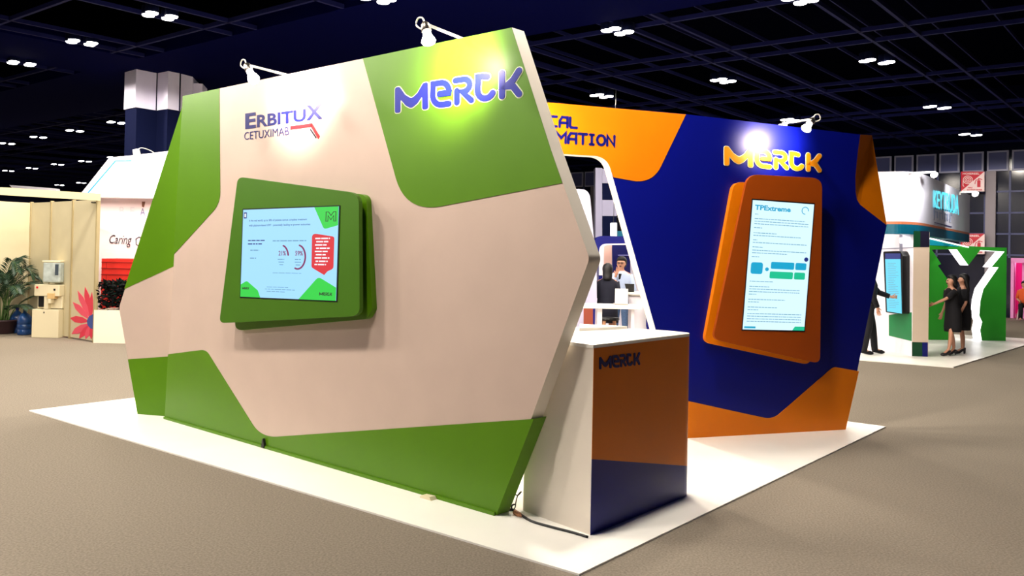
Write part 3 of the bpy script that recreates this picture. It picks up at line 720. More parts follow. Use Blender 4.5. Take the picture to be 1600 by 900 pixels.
# ---------------------------------------------------------------- people
class Fig:
    """local frame: x = own right, y = forward, z = up, scaled to the height"""
    def __init__(s, pos, face, h):
        s.p = Vector(pos); s.f = Vector((face[0], face[1], 0)).normalized(); s.r = Vector((s.f.y, -s.f.x, 0)); s.k = h / 1.72
    def __call__(s, v): return s.p + (s.r * v[0] + s.f * v[1] + Vector((0, 0, v[2]))) * s.k
def skin_mesh(name, chains, m, parent, fig):
    """chains: lists of (key or point, radius); first point of the first chain is the root"""
    verts = []; rad = []; idx = {}; edges = []
    def vid(p, r):
        key = tuple(round(c, 4) for c in p)
        if key not in idx: idx[key] = len(verts); verts.append(fig(p)); rad.append(r * fig.k)
        return idx[key]
    for ch in chains:
        pr = None
        for p, r in ch:
            i = vid(p, r)
            if pr is not None and pr != i: edges.append((pr, i))
            pr = i
    me = bpy.data.meshes.new(name); me.from_pydata(verts, edges, []); o = bpy.data.objects.new(name, me); COL.objects.link(o)
    sk = o.modifiers.new('skin', 'SKIN'); sk.use_smooth_shade = True
    for i, r in enumerate(rad): me.skin_vertices[0].data[i].radius = (r, r)
    me.skin_vertices[0].data[0].use_root = True
    o.modifiers.new('sub', 'SUBSURF').levels = 1; o.modifiers['sub'].render_levels = 1
    bpy.context.view_layer.update()
    nm = bpy.data.meshes.new_from_object(o.evaluated_get(bpy.context.evaluated_depsgraph_get()))
    bpy.data.objects.remove(o); bpy.data.meshes.remove(me)
    nm.name = name; nm.materials.clear(); nm.materials.append(m)
    for p in nm.polygons: p.use_smooth = True
    o = bpy.data.objects.new(name, nm); COL.objects.link(o); o.parent = parent; o.location = -parent.location
    return o
def hand(w, d, side, spread=1.0):
    """palm and five fingers from wrist w along d"""
    d = Vector(d).normalized(); a = d.cross(Vector((0, 0, 1))); a = a.normalized() if a.length > .1 else Vector((1, 0, 0)); n = a.cross(d)
    w = Vector(w); palm = w + d * .05; k = w + d * .09
    ch = [[(tuple(w), .024), (tuple(palm), .028), (tuple(k), .024)]]
    for i, (o, l) in enumerate(((-.03, .062), (-.01, .075), (.01, .08), (.03, .07))):
        b = k + n * o * .9; m = b + d * l * .5 + a * .006 * side; e = b + d * l + a * .018 * side + n * o * .3 * spread
        ch.append([(tuple(palm), .028), (tuple(b), .011), (tuple(m), .009), (tuple(e), .008)])
    t = w + d * .03 + n * .03; t2 = t + d * .045 + n * .03
    ch.append([(tuple(w), .024), (tuple(t), .012), (tuple(t2), .009)])
    return ch
def person(label, pos, face, h, legs, arms, heels=False, group=None, sit=False, headturn=(0, 0)):
    t = thing('person', label, 'person', pos, group); F = Fig(pos, face, h)
    hx, hy = headturn; cy = arms.get('lean', 0)
    zs = arms.get('drop', 0)
    P = (0, 0, .95 - zs); C = (0, .02 + cy * .6, 1.22 - zs); S_ = (0, .01 + cy, 1.42 - zs); N = (0, .02 + cy, 1.50 - zs); H1 = (hx * .3, .035 + cy + hy * .3, 1.56 - zs); H2 = (hx, .03 + cy + hy, 1.63 - zs); H3 = (hx, .01 + cy + hy, 1.69 - zs)
    ch = [[(P, .125), (C, .115), (S_, .085), (N, .05), (H1, .062), (H2, .088), (H3, .062)]]
    ch.append([(H2, .088), ((hx, .118 + cy + hy, 1.605 - zs), .014)])
    for sx in (-1, 1): ch.append([(H2, .088), ((hx + sx * .087, .02 + cy + hy, 1.615 - zs), .012)])
    for sx, lg in zip((-1, 1), legs):
        kn, an, toe = lg
        hip = (sx * .09, 0, .90 - zs)
        mid = tuple((Vector(hip) + Vector(kn)) / 2); calf = tuple(Vector(kn) * .62 + Vector(an) * .38 + Vector((0, -.015, 0)))
        ch.append([(P, .125), (hip, .088), (mid, .072), (kn, .052), (calf, .05), (an, .032), (toe, .028)])
    for sx, key in ((-1, 'L'), (1, 'R')):
        el, wr, hd = arms[key]; sh = (sx * .165, .01 + cy, 1.40 - zs)
        ch.append([(S_, .085), (sh, .05), (tuple((Vector(sh) + Vector(el)) / 2), .042), (el, .034), (tuple((Vector(el) + Vector(wr)) / 2), .033), (wr, .024)])
        ch += hand(wr, hd, sx)
    body = skin_mesh('body', ch, SKIN, t, F)
    # eyes, brows and mouth on the front of the face
    b = bmesh.new()
    for sx in (-1, 1): lathe(b, F((hx + sx * .032, .112 + cy + hy, 1.628 - zs)), [(.011 * F.k, -.006), (.011 * F.k, .004)], 8, axis=F.f)
    lathe(b, F((hx, .105 + cy + hy, 1.573 - zs)), [(.02 * F.k, -.006), (.02 * F.k, .003)], 10, axis=F.f)
    obj('face_features', b, mat('dark_lip_and_eye', (70, 30, 30), .5), body)
    return t, F, body, (hx, cy + hy, zs)
def hair(t, F, hp, long=0.0, bun=False, m=None):
    hx, hy, zs = hp; b = bmesh.new(); k = F.k
    secs = [((hx, hy - .045, 1.55 - zs), .075, .062), ((hx, hy - .042, 1.60 - zs), .09, .075), ((hx, hy - .035, 1.645 - zs), .098, .088), ((hx, hy - .016, 1.69 - zs), .094, .10), ((hx, hy - .004, 1.725 - zs), .076, .092), ((hx, hy - .004, 1.75 - zs), .045, .056), ((hx, hy - .008, 1.76 - zs), .015, .02)]
    if long: secs = [((hx, hy - .09, 1.56 - zs - long), .05, .022), ((hx, hy - .085, 1.56 - zs - long * .6), .085, .04), ((hx, hy - .06, 1.53 - zs), .088, .055)] + secs[1:]
    loft(b, [(F(c), rx * k, ry * k, F.r) for c, rx, ry in secs], 18)
    if bun: lathe(b, F((hx, hy - .13, 1.64 - zs)), [(.01, -.045), (.04, -.03), (.05, 0), (.04, .03), (.01, .045)], 12)
    obj('hair', b, m or HAIR, t, smooth=True)
def garment(name, F, t, secs, m, sleeves=()):
    b = bmesh.new(); loft(b, [(F(c), rx * F.k, ry * F.k, F.r) for c, rx, ry in secs], 20)
    for pts, rs in sleeves: tube(b, [F(p) for p in pts], [r * F.k for r in rs], 12)
    return obj(name, b, m, t, smooth=True)
def shoe(F, t, an, toe, heel, m):
    b = bmesh.new(); a = Vector(an); e = Vector(toe); d = (e - a); d.z = 0; d.normalize(); z = .0
    hh = .06 if heel else .02
    pts = [a - d * .045 + Vector((0, 0, hh + .036 - a.z)), a + Vector((0, 0, hh + .036 - a.z)), a * .5 + e * .5 + Vector((0, 0, .042 - (a.z + e.z) / 2)), e + Vector((0, 0, .034 - e.z)), e + d * .05 + Vector((0, 0, .028 - e.z))]
    tube(b, [F(p) for p in pts], [.028 * F.k, .037 * F.k, .036 * F.k, .038 * F.k, .018 * F.k], 12)
    if heel: tube(b, [F(a - d * .03 + Vector((0, 0, hh + .02 - a.z))), F(a - d * .035 + Vector((0, 0, .002 - a.z)))], [.018 * F.k, .010 * F.k], 8)
    return obj('shoe', b, m, t, smooth=True)
def legset(l_off, l_fwd, r_off, r_fwd, heel=0.0):
    return [((-.095 + l_off * .5, l_fwd * .5 + .03, .50), (-.095 + l_off, l_fwd, .09 + heel), (-.095 + l_off, l_fwd + .13, .035)),
            ((.095 + r_off * .5, r_fwd * .5 + .03, .50), (.095 + r_off, r_fwd, .09 + heel), (.095 + r_off, r_fwd + .13, .035))]
def trousers(F, t, legs, m, r=.085, zs=0):
    b = bmesh.new(); loft(b, [(F((0, 0, .86 - zs)), .155 * F.k, .115 * F.k, F.r), (F((0, 0, .93 - zs)), .165 * F.k, .125 * F.k, F.r), (F((0, .005, 1.02 - zs)), .15 * F.k, .115 * F.k, F.r)], 18)
    for sx, (kn, an, toe) in zip((-1, 1), legs):
        hip = (sx * .085, 0, .93 - zs); a2 = (an[0], an[1], an[2] - .03)
        tube(b, [F(p) for p in (hip, tuple((Vector(hip) + Vector(kn)) / 2), kn, tuple((Vector(kn) + Vector(an)) / 2), a2)], [q * F.k for q in (r, r, .07, .066, .06)], 12)
    return obj('trousers', b, m, t, smooth=True)
# ================================================================ right-hand neighbouring stand
GZ = .02
rc = onz(1490, 575); k1 = onz(1425, 558)
RU = (onz(1345, 563.5) - rc).normalized(); RV = (onz(1600, 541) - rc).normalized()
q = [rc, rc + RV * 7.5, rc + RV * 7.5 + RU * 7, rc + RU * 7]
b = bmesh.new(); plan(b, [(p.x, p.y) for p in q], 0, GZ)
tag(obj('stand_platform', b, PLATF), 'white platform of the stand with the glowing cut-out, at the right', 'platform')
def frontal(y): return Plane(Vector((-40, y, 0)), Vector((40, y, 0)))
KW = vinyl('stand_white', (230, 226, 236)); KBEIGE = vinyl('stand_beige', (196, 178, 160)); KDG = vinyl('stand_dark_green', (10, 60, 34)); KG = vinyl('stand_green', (22, 120, 66))
TEAL = vinyl('teal_vinyl', (8, 96, 122)); RUST = vinyl('rust_vinyl', (206, 122, 84)); LIME = vinyl('leaf_green_vinyl', (50, 160, 46)); GLOW = mat('lit_white_reveal', (255, 253, 255), emit=2.2); CYANL = mat('lit_cyan_letters', (90, 226, 246), emit=1.3)
KL = Plane(onz(1425, 558), onz(1388, 549.5)); KR = Plane(onz(1425, 558), onz(1450, 559))
tower = thing('display_pillar', 'white and beige square pillar with a touch screen, on the right-hand stand', 'pillar', onz(1425, 558, GZ))
b = bmesh.new(); z1 = KL.px(1427, 361)[1]; pA = onz(1425, 558); pB = onz(1450, 559)
wL = KL.px(1340, 480)[0]; pL = KL.w(wL, 0); bk = Vector((.10, .9, 0))
plan(b, [(p.x, p.y) for p in (pL, pA, pA + bk * .7, pL + bk * .7)], GZ, z1)
obj('white_side', b, KW, tower)
b = bmesh.new(); plan(b, [(p.x, p.y) for p in (pA - KR.n * -.004, pB - KR.n * -.004, pB + bk * .7, pA + bk * .7 + Vector((.02, 0, 0)))], GZ, z1 - .02)
obj('beige_post', b, KBEIGE, tower)
b = bmesh.new(); K2 = KR.off(.006)
slab(b, K2, K2.pts([(1427.5, 361), (1452, 361.5), (1452, 386), (1427, 386)]), -.003, .003, 0); slab(b, K2, K2.pts([(1438, 361), (1452, 361.5), (1452, 386), (1438, 386)]), 0.003, .005, 1)
obj('dark_block', b, [KDG, DARKINK], tower)
b = bmesh.new(); slab(b, K2, K2.pts([(1425, 534.5), (1441, 535), (1441, 558.5), (1425, 558)]), -.003, .003, 0); slab(b, K2, K2.pts([(1441, 535), (1449.5, 535), (1449.5, 558.5), (1441, 558.5)]), -.003, .003, 1)
obj('dark_block', b, [KDG, NAVYINK], tower)
b = bmesh.new(); K3 = KL.off(.003)
slab(b, K3, K3.pts([(1389, 492), (1424.5, 488), (1424.5, 533), (1389, 524.5)]), -.002, .003, 0)
obj('green_square', b, KG, tower)
b = bmesh.new(); slab(b, K3, K3.pts([(1340, 390), (1427, 386), (1427, 387.5), (1340, 391.5)]), -.002, .003); slab(b, K3, K3.pts([(1405.6, 362), (1410, 362), (1410, 392), (1405.6, 392)]), -.002, .003)
obj('joint_line', b, mat('grey_joint', (140, 140, 160), .5), tower)
ts_ = thing('wall_screen', 'black-framed portrait touch screen on the white pillar of the right-hand stand', 'screen', KL.w(*KL.px(1400, 450)))
K4 = KL.off(.14); b = bmesh.new(); slab(b, K4, K4.pts(roundpoly([(1380, 393, 2), (1407, 392, 5), (1410.5, 400, 5), (1410.5, 491, 3), (1384, 488, 2)], 4)), -.137, 0)
obj('frame', b, BLACK, ts_)
b = bmesh.new(); slab(b, K4, K4.pts([(1383.5, 405), (1407, 405), (1409, 490), (1386.5, 486.5)]), 0, .006, 0); slab(b, K4, K4.pts([(1383.5, 396), (1407, 396), (1407, 405), (1383.5, 405)]), 0, .006, 1)
SCAQ = mat('screen_aqua', (100, 208, 236), emit=1.0)
s_ = obj('screen', b, [SCAQ, SCN], ts_)
b = bmesh.new(); mk = Map(K4, (1387, 487), (1408, 488), (1407, 406), (1385, 406))
for i in range(26): dashes(b, mk, .12, .5 + R_.random() * .4, .93 - i * .034, .010, .0065, 0, R_)
obj('fine_print', b, SCT, s_)['kind'] = 'stuff'
b = bmesh.new(); slab(b, K4, K4.pts([(1398, 371), (1411, 371), (1411, 380), (1398, 380)]), -.135, -.1)
tag(obj('floodlight', b, mat('lit_floodlight', (255, 255, 255), emit=3)), 'small lit white floodlight on top part of the white pillar', 'light')
# second screen on the far side of the post
K5 = frontal(16.45); b = bmesh.new(); slab(b, K5, K5.pts([(1447, 394), (1453, 394), (1451.5, 493.5), (1445, 493.5)]), -.5, 0)
tag(obj('wall_screen', b, BLACK), 'black edge-on screen behind the beige post, touched by the woman in black', 'screen')
# curved sign header
hd = thing('curved_sign', 'white curved sign header with cyan letters above the right-hand stand', 'sign', onz(1430, 268, 3.47) - Vector((0, 0, 1.1)))
zT = 3.46; B_ = onz(1427, 268, zT); A_ = onz(1360, 268.5, zT); C_ = onz(1515.5, 305, zT)
mid = onz(1447, 273.5, zT)
path = smooth_path([A_, B_ * .35 + A_ * .65 + Vector((0, -.02, 0)), B_ * .8 + A_ * .2 + Vector((0, -.02, 0)), B_ * .4 + mid * .6, mid * .75 + C_ * .25, C_], 6)
def zat(y, x=1427): # height on the vertical through B
    d = ray(x, y); tt = B_.y / d.y; return CAMH + d.z * tt
zz = [(zat(346.5), zT, KW), (zat(350.5), zat(346.5), RUST), (zat(366), zat(350.5), TEAL)]
for lo_, hi_, m_ in zz:
    b = bmesh.new(); pr = None
    for p in path:
        bkp = p + Vector((-.10, .25, 0)); v = [b.verts.new((p.x, p.y, lo_)), b.verts.new((p.x, p.y, hi_)), b.verts.new((bkp.x, bkp.y, hi_)), b.verts.new((bkp.x, bkp.y, lo_))]
        if pr:
            for i in range(4): b.faces.new((pr[i], v[i], v[(i + 1) % 4], pr[(i + 1) % 4]))
        else: b.faces.new(v)
        pr = v
    b.faces.new(pr[::-1]); obj({'stand_white': 'white_band', 'rust_vinyl': 'rust_stripe', 'teal_vinyl': 'teal_band'}[m_.name], b, m_, hd)
SP_ = Plane(mid * .75 + C_ * .25, C_).off(.012)
mk = Map(SP_, (1459, 325), (1498, 336), (1498, 305.5), (1459, 297))
b = bmesh.new(); text_in(b, mk, 'KEYTRUDA', 0, 0, 1, 1, .002, 0, .0); obj('sign_letters', b, CYANL, hd)
mk = Map(SP_, (1460, 349), (1490, 357), (1490, 327), (1459, 321)); b = bmesh.new()
dashes(b, mk, 0, 1.1, .84, .06, .002, 0, R_); dashes(b, mk, .0, .9, .02, .06, .002, 0, R_)
obj('fine_print', b, NAVYINK, hd)
b = bmesh.new()
for i in range(7):
    x = .02 + i * .13; ribbon(b, mk, [(x, .3 + .05 * (i % 2)), (x, .68 + (.12 if i in (0, 3) else 0))], .06, 1, 0, .002)
    if i % 2 == 0: ribbon(b, mk, [(x, .66), (x + .09, .66)], .06, 1, 0, .002)
obj('second_word', b, mat('pale_sign_grey', (170, 178, 206), .5), hd)
for px_, py_, ex, lb in ((1428, 270, 1469, 'arm lamp on the top of the curved white sign'), (1500, 300.5, 1533, 'arm lamp at the low right end of the curved white sign')):
    dep = 16.2 if px_ < 1450 else 18.3; f_ = frontal(dep); p0 = f_.w(*f_.px(px_, py_)); p1 = f_.w(*f_.px(ex - 8, py_ - 1)); t = thing('arm_spotlight', lb, 'spotlight', p0, 'arm lamps on the curved sign')
    b = bmesh.new(); tube(b, [p0 - Vector((0, 0, .05)), p0, p1], .018, 6); obj('arm', b, METAL, t)
    b = bmesh.new(); lathe(b, p1 - Vector((.02, 0, .05)), [(.03, -.05), (.055, -.02), (.05, .03), (.02, .07)], 12, axis=Vector((.9, 0, .35))); obj('bulb', b, BULB, t, smooth=True)
    l = bpy.data.lights.new('arm_spot', 'SPOT'); l.energy = 130; l.spot_size = 1.9; l.spot_blend = 1; l.shadow_soft_size = .08; o = bpy.data.objects.new('arm_spot', l); COL.objects.link(o); o.parent = t
    tgt = (B_ * .6 + mid * .4 if px_ < 1450 else mid * .3 + C_ * .7) - Vector((0, 0, .4)); pos = p1 + Vector((.0, -.45, .05)); o.location = pos - t.location; o.rotation_euler = (tgt - pos).to_track_quat('-Z', 'Y').to_euler()
# green wall with the large cut-out letter
GW = Plane(onz(1440, 532), onz(1572, 534))
gl = thing('cutout_wall', 'green wall with a large glowing Y-shaped opening behind the two women', 'exhibition wall', onz(1560, 534))
hole = [(1457, 390.5), (1531.2, 390.5), (1513, 414.5), (1495, 390.5)]
hole = [(1456, 390), (1495, 389.5), (1513, 414.5), (1531.5, 391), (1569.5, 393), (1549, 417.5), (1560, 417.8), (1536.5, 451.7), (1531.8, 470), (1530, 493), (1534.5, 503), (1531.5, 516), (1534, 532.0), (1490.5, 532), (1490, 466), (1481, 437), (1465.5, 415), (1470.5, 412.6)]
b = bmesh.new()
slab(b, GW, GW.pts([(1440, 366), (1452, 371), (1507, 384.5), (1573, 387), (1571.5, 534), (1440, 532.5)]), -.34, 0, 0, holes=[GW.pts(hole)], side=0, side_hole=1)
obj('wall_panel', b, [LIME, GLOW], gl)
b = bmesh.new(); slab(b, GW, GW.pts([(1452, 371.2), (1513, 385.5), (1513, 387.2), (1452, 373.5)]), .002, .02, 0); slab(b, GW, GW.pts([(1452, 373.8), (1500, 385.5), (1478, 384.5), (1452, 383)]), .002, .01, 1)
obj('top_stripe', b, [GLOW, mat('aqua_vinyl', (20, 170, 200), .4)], gl)
# fire sign boxes
def fire_sign(px0, py0, px1, py1, label):
    pl = FARP.off(.5); t = thing('fire_sign', label, 'sign', pl.w(*pl.px(px0, py1)))
    mp = Map(pl, (px0, py1), (px1, py1), (px1, py0), (px0, py0)); b = bmesh.new(); rect(b, mp, 0, 0, 1, 1, -.12, 0); obj('panel', b, SGW, t)
    b = bmesh.new(); slab(b, pl, [mp(0, 0), mp(1, 1), mp(0, 1)], 0, .006, 0)
    obj('red_half', b, SGR, t)
    b = bmesh.new(); text_in(b, mp, 'HOSEREEL', .08, .84, .8, .94, .014, 0, .03)
    for r in (.2, .13, .06): ribbon(b, mp, [(.30 + r * math.cos(k * math.pi / 8), .58 + r * math.sin(k * math.pi / 8)) for k in range(17)], .03, 1, .006, .014)
    ribbon(b, mp, [(.10, .58), (.09, .3), (.13, .25)], .03, 1, .006, .014); obj('hose_reel_sign', b, SGW, t)
    b = bmesh.new(); rect(b, mp, .7, .22, .84, .55, 0, .01); ribbon(b, mp, [(.77, .55), (.77, .64), (.9, .6)], .04, 1, 0, .01); ribbon(b, mp, [(.75, .62), (.64, .55), (.6, .38)], .03, 1, 0, .01)
    text_in(b, mp, 'FIRE', .3, .15, .5, .22, .01, 0, .03); text_in(b, mp, 'EXTINGUISHER', .26, .05, .92, .12, .01, 0, .03); obj('extinguisher_sign', b, SGR, t)
SGR = vinyl('sign_red', (196, 24, 50)); SGW = vinyl('sign_white', (240, 214, 216))
fire_sign(1501.5, 268, 1538, 299, 'upper red and white fire sign, high by the beige pilaster')
fire_sign(1501, 365, 1538.5, 397, 'lower red and white fire sign, just above the green wall')
# people of the right-hand stand
DRESS = mat('black_dress_cloth', (9, 8, 16), .9, noise=.2, nscale=30); SHOEM = mat('dark_shoe', (30, 26, 34), .4)
def woman(label, pos, face, h, legs, arms, long, group=None, hairtail=False):
    t, F, body, hp = person(label, pos, face, h, legs, arms, True, group)
    zc = arms.get('lean', 0)
    garment('dress', F, t, [((0, 0, .52), .2, .15), ((0, 0, .62), .215, .16), ((0, -.01, .85), .195, .16), ((0, -.01, .95), .185, .155), ((0, .01 + zc * .4, 1.14), .15, .125), ((0, .015 + zc * .8, 1.3), .172, .135), ((0, .01 + zc, 1.41), .165, .10), ((0, .015 + zc, 1.465), .075, .065)], DRESS,
            [([(s * .15, .01 + zc, 1.405), tuple(Vector((s * .165, .01 + zc, 1.40)) * .45 + Vector(arms[k][0]) * .55), tuple(Vector((s * .165, .01 + zc, 1.40)) * .12 + Vector(arms[k][0]) * .88)], (.06, .062, .058)) for s, k in ((-1, 'L'), (1, 'R'))])
    hair(t, F, hp, long, bun=hairtail)
    for lg in legs: shoe(F, t, lg[1], lg[2], True, SHOEM)
    return t
down = {'L': ((-.22, -.02, 1.13), (-.2, .08, .9), (0, .2, -1)), 'R': ((.22, -.02, 1.13), (.2, .08, .9), (0, .2, -1))}
reach = {'L': ((-.17, .27, 1.24), (-.10, .50, 1.12), (0, 1, -.25)), 'R': ((.24, .0, 1.14), (.2, .12, .92), (0, .3, -1)), 'lean': .04}
w1 = onz(1488, 555.5, GZ); fc = (-1, -.12)
woman('woman in black dress reaching for the touch screen, nearer of the two', w1, fc, 1.50, legset(0, .15, 0, -.10, .05), reach, .10)
w2 = onz(1504, 552.5, GZ); woman('woman in black dress with long dark hair, standing just behind the reaching woman', w2, (-.9, .3), 1.52, legset(0, .02, 0, -.03, .02), down, .26)
m1 = onz(1356, 553, GZ); lg = legset(-.02, .16, .04, -.12); am = {'L': ((-.2, .24, 1.16), (-.13, .46, 1.08), (0, 1, .05)), 'R': ((.22, .0, 1.14), (.2, .1, .9), (0, .2, -1))}
MCL = mat('black_suit_cloth', (10, 10, 18), .9)
t, F, body, hp = person('man in black half hidden behind the blue wall, touching the screen', m1 , (1, -.1), 1.72, lg, am)
trousers(F, t, lg, MCL)
garment('shirt', F, t, [((0, 0, .92), .17, .13), ((0, .01, 1.14), .165, .135), ((0, .015, 1.3), .19, .14), ((0, .01, 1.42), .175, .10), ((0, .015, 1.49), .07, .062)], MCL,
        [([(-.15, .01, 1.41), am['L'][0], tuple(Vector(am['L'][0]) * .15 + Vector(am['L'][1]) * .85)], (.062, .056, .045)), ([(.15, .01, 1.41), am['R'][0], am['R'][1]], (.062, .056, .045))])
hair(t, F, hp)
for l_ in lg: shoe(F, t, l_[1], l_[2], False, MCL)
# person in orange in the magenta doorway
pd = onz(1600, 500); l2 = [((-.1, .38, .5), (-.1, .4, .09), (-.1, .53, .035)), ((.1, .38, .5), (.1, .4, .09), (.1, .53, .035))]
t, F, body, hp = person('person in an orange top seated in the magenta doorway', pd, (-.6, -1), 1.6, l2, {'L': ((-.22, .05, .72), (-.1, .3, .62), (0, 1, -.1)), 'R': ((.22, .05, .72), (.1, .3, .62), (0, 1, -.1)), 'drop': .42})
trousers(F, t, l2, MCL, zs=.42)
garment('top', F, t, [((0, 0, .5), .17, .14), ((0, .01, .72), .165, .135), ((0, .015, .88), .19, .14), ((0, .01, 1.0), .175, .10), ((0, .015, 1.07), .07, .062)], mat('orange_cloth', (220, 90, 40), .9), [([(s * .15, .01, .99), (s * .22, .05, .72)], (.06, .05)) for s in (-1, 1)])
hair(t, F, hp)
st_ = thing('stool', 'low stool under the seated person in the doorway', 'stool', pd)
b = bmesh.new(); lathe(b, pd + Vector((0, 0, .40)), [(.16, 0), (.17, .02), (.17, .05), (.15, .06)], 16); obj('seat', b, MCL, st_)
for sx, sy in ((-1, -1), (1, -1), (1, 1), (-1, 1)):
    b = bmesh.new(); tube(b, [pd + Vector((sx * .14, sy * .14, 0)), pd + Vector((sx * .1, sy * .1, .41))], .014, 6); obj('leg', b, METAL, st_)
# ================================================================ seen through the doorway of the blue wall
def fslab(name, y, px, m, parent, th=.1, holes=(), smooth=False, lb=None):
    f = frontal(y); b = bmesh.new(); slab(b, f, f.pts(roundpoly(px, 6)), -th, 0, 0, holes=[f.pts(roundpoly(h, 6)) for h in holes])
    o = obj(name, b, m, parent)
    if lb: o['label'] = lb
    return o
def ground(x, y, ybase):  # floor point below pixel column x at depth y
    f = frontal(y); a = f.px(x, 450)[0]; return f.w(a, 0)
FL = lambda y, x=960: PY + 0  # unused
def down_to(y, x): # pixel row where depth y meets the floor
    lo, hi = 395, 900
    for _ in range(40):
        mdl = (lo + hi) / 2
        if frontal(y).px(x, mdl)[1] > 0: lo = mdl
        else: hi = mdl
    return hi
LIL = vinyl('lilac_cladding', (150, 148, 176))
co = thing('banded_column', 'tall column with white and dark bands seen through the doorway', 'column', ground(945, 24, 0))
fb = down_to(24, 945)
fslab('white_strip', 24, [(930.5, 262), (941, 262.5), (941, fb), (930.5, fb)], LIL, co, .5)
for i, (y0, y1, m_) in enumerate(((263.5, 286, LIL), (286, 312, DARKS), (312, 337.5, LIL), (337.5, 372, DARKS), (372, fb, LIL))):
    fslab('band', 23.98, [(941.2, y0 + .3), (962, y0 + .6), (964, y1), (941.2, y1)], m_, co, .5)
sg = thing('rounded_panel', 'white panel with a rounded upper corner seen left in the doorway', 'panel', ground(905, 15, 0)); fb = down_to(15, 900)
fslab('panel_face', 15, [(860, 294), (921, 296, 16), (932, 420), (934, fb), (860, fb)], vinyl('pale_lilac_panel', (196, 192, 220)), sg, .25)
fslab('mark', 15.01, [(914, 345), (917, 352), (916, 358), (914.5, 352)], DARKINK, sg, .02)
pt = thing('blue_portal', 'blue rounded portal frame behind the talking people', 'stand frame', ground(970, 17.5, 0)); fb = down_to(17.5, 970)
fslab('frame', 17.5, [(926.5, 368, 14), (1070, 372), (1070, fb), (938, fb), (935, 412)], BLUE, pt, .4, holes=[[(940.5, 380.5, 10), (1060, 384), (1060, fb - 2), (944, fb - 2), (941, 412)]])
f = frontal(17.52); b = bmesh.new(); pr = [(936, 381, 12), (1062, 379), (1062, 381.5), (940.8, 383, 10), (941.5, 430), (935.5, 430)]
slab(b, f, f.pts(roundpoly(pr, 8)), -.01, .06); obj('white_lip', b, KW, pt)
bwl = thing('white_partition', 'white back partition with a dark screen and a pink poster behind the talking people', 'partition', ground(970, 18.6, 0)); fb = down_to(18.6, 970)
fslab('partition_panel', 18.6, [(905, 375), (1075, 378), (1075, fb), (905, fb)], KW, bwl, .1)
fslab('poster', 18.58, [(944, 382), (956, 382), (956, 414), (944, 414)], mat('pink_poster', (236, 190, 178), .5), bwl, .02)
fslab('dark_panel', 18.57, [(956.5, 381), (985, 381), (985, 452), (957, 452)], NAVYINK, bwl, .03)
fslab('shelf_line', 18.5, [(966, 398), (985, 398), (985, 399.5), (966, 399.5)], mat('pale_violet', (150, 150, 220), .5), bwl, .04)
fslab('low_panel', 18.5, [(992, 462), (1070, 462), (1070, fb), (992, fb)], BLUE, bwl, .05)
fb = down_to(17, 930)
hs = thing('light_box', 'small white light box hanging beside the banded column', 'light', frontal(20).w(*frontal(20).px(959, 347)))
fslab('box', 20, [(954.5, 348, 1), (964, 348, 1), (964, 369.5, 1), (954.5, 369.5, 1)], mat('lit_lightbox', (255, 255, 255), emit=1.6), hs, .12)
f = frontal(20); b = bmesh.new(); p = f.w(*f.px(959.2, 349), -.06); tube(b, [p, Vector((p.x, p.y, CZ))], .008, 6); obj('hanging_wire', b, CABLE, hs)
tl = thing('teal_board', 'teal board over the blue portal', 'board', ground(980, 18.2, 0)); fslab('board_face', 18.2, [(965, 361), (1010, 361), (1010, 371), (965, 371)], TEAL, tl, .1); fslab('post', 18.15, [(1000, 370), (1006, 370), (1006, down_to(18.2, 1000)), (1000, down_to(18.2, 1000))], KW, tl, .05)
# bar table with a laptop
tb = thing('bar_table', 'white bar table in front of the talking people', 'table', ground(945, 13.6, 0)); f = frontal(13.6)
zt_ = f.px(960, 476.5)[1]; xa, xb = f.px(890, 478)[0], f.px(1000.5, 478)[0]
b = bmesh.new(); plan(b, [(f.o.x + xa, 13.4), (f.o.x + xb, 13.4), (f.o.x + xb, 13.95), (f.o.x + xa, 13.95)], zt_ - .05, zt_); obj('table_top', b, PLATF, tb, bevel=.01)
for a_, c_ in ((932.5, 940), (893, 899)):
    b = bmesh.new(); a, c = f.px(a_, 480)[0] + f.o.x, f.px(c_, 480)[0] + f.o.x; plan(b, [(a, 13.5), (c, 13.5), (c, 13.85), (a, 13.85)], 0, zt_ - .05); obj('leg', b, KW, tb)
b = bmesh.new(); a, c = f.px(985, 480)[0] + f.o.x, f.px(990, 480)[0] + f.o.x; plan(b, [(a, 13.5), (c, 13.5), (c, 13.85), (a, 13.85)], 0, zt_ - .05); obj('leg', b, KW, tb)
lp = thing('laptop', 'open grey laptop on the white bar table', 'laptop', Vector((f.o.x + f.px(971, 470)[0], 13.62, zt_)))
f2 = frontal(13.6); b = bmesh.new(); x0, x1 = f2.px(961, 460)[0] + f2.o.x, f2.px(981.5, 460)[0] + f2.o.x
plan(b, [(x0, 13.6), (x1, 13.6), (x1, 13.82), (x0, 13.82)], zt_, zt_ + .018); obj('keyboard_base', b, CHROME, lp)
b = bmesh.new(); slab(b, f2, [(x0 - f2.o.x, zt_ + .018), (x1 - f2.o.x, zt_ + .018), (x1 - f2.o.x, f2.px(970, 451)[1]), (x0 - f2.o.x, f2.px(970, 451)[1])], -.012, 0); obj('lid', b, mat('grey_laptop_lid', (196, 196, 200), .4), lp, bevel=.004)
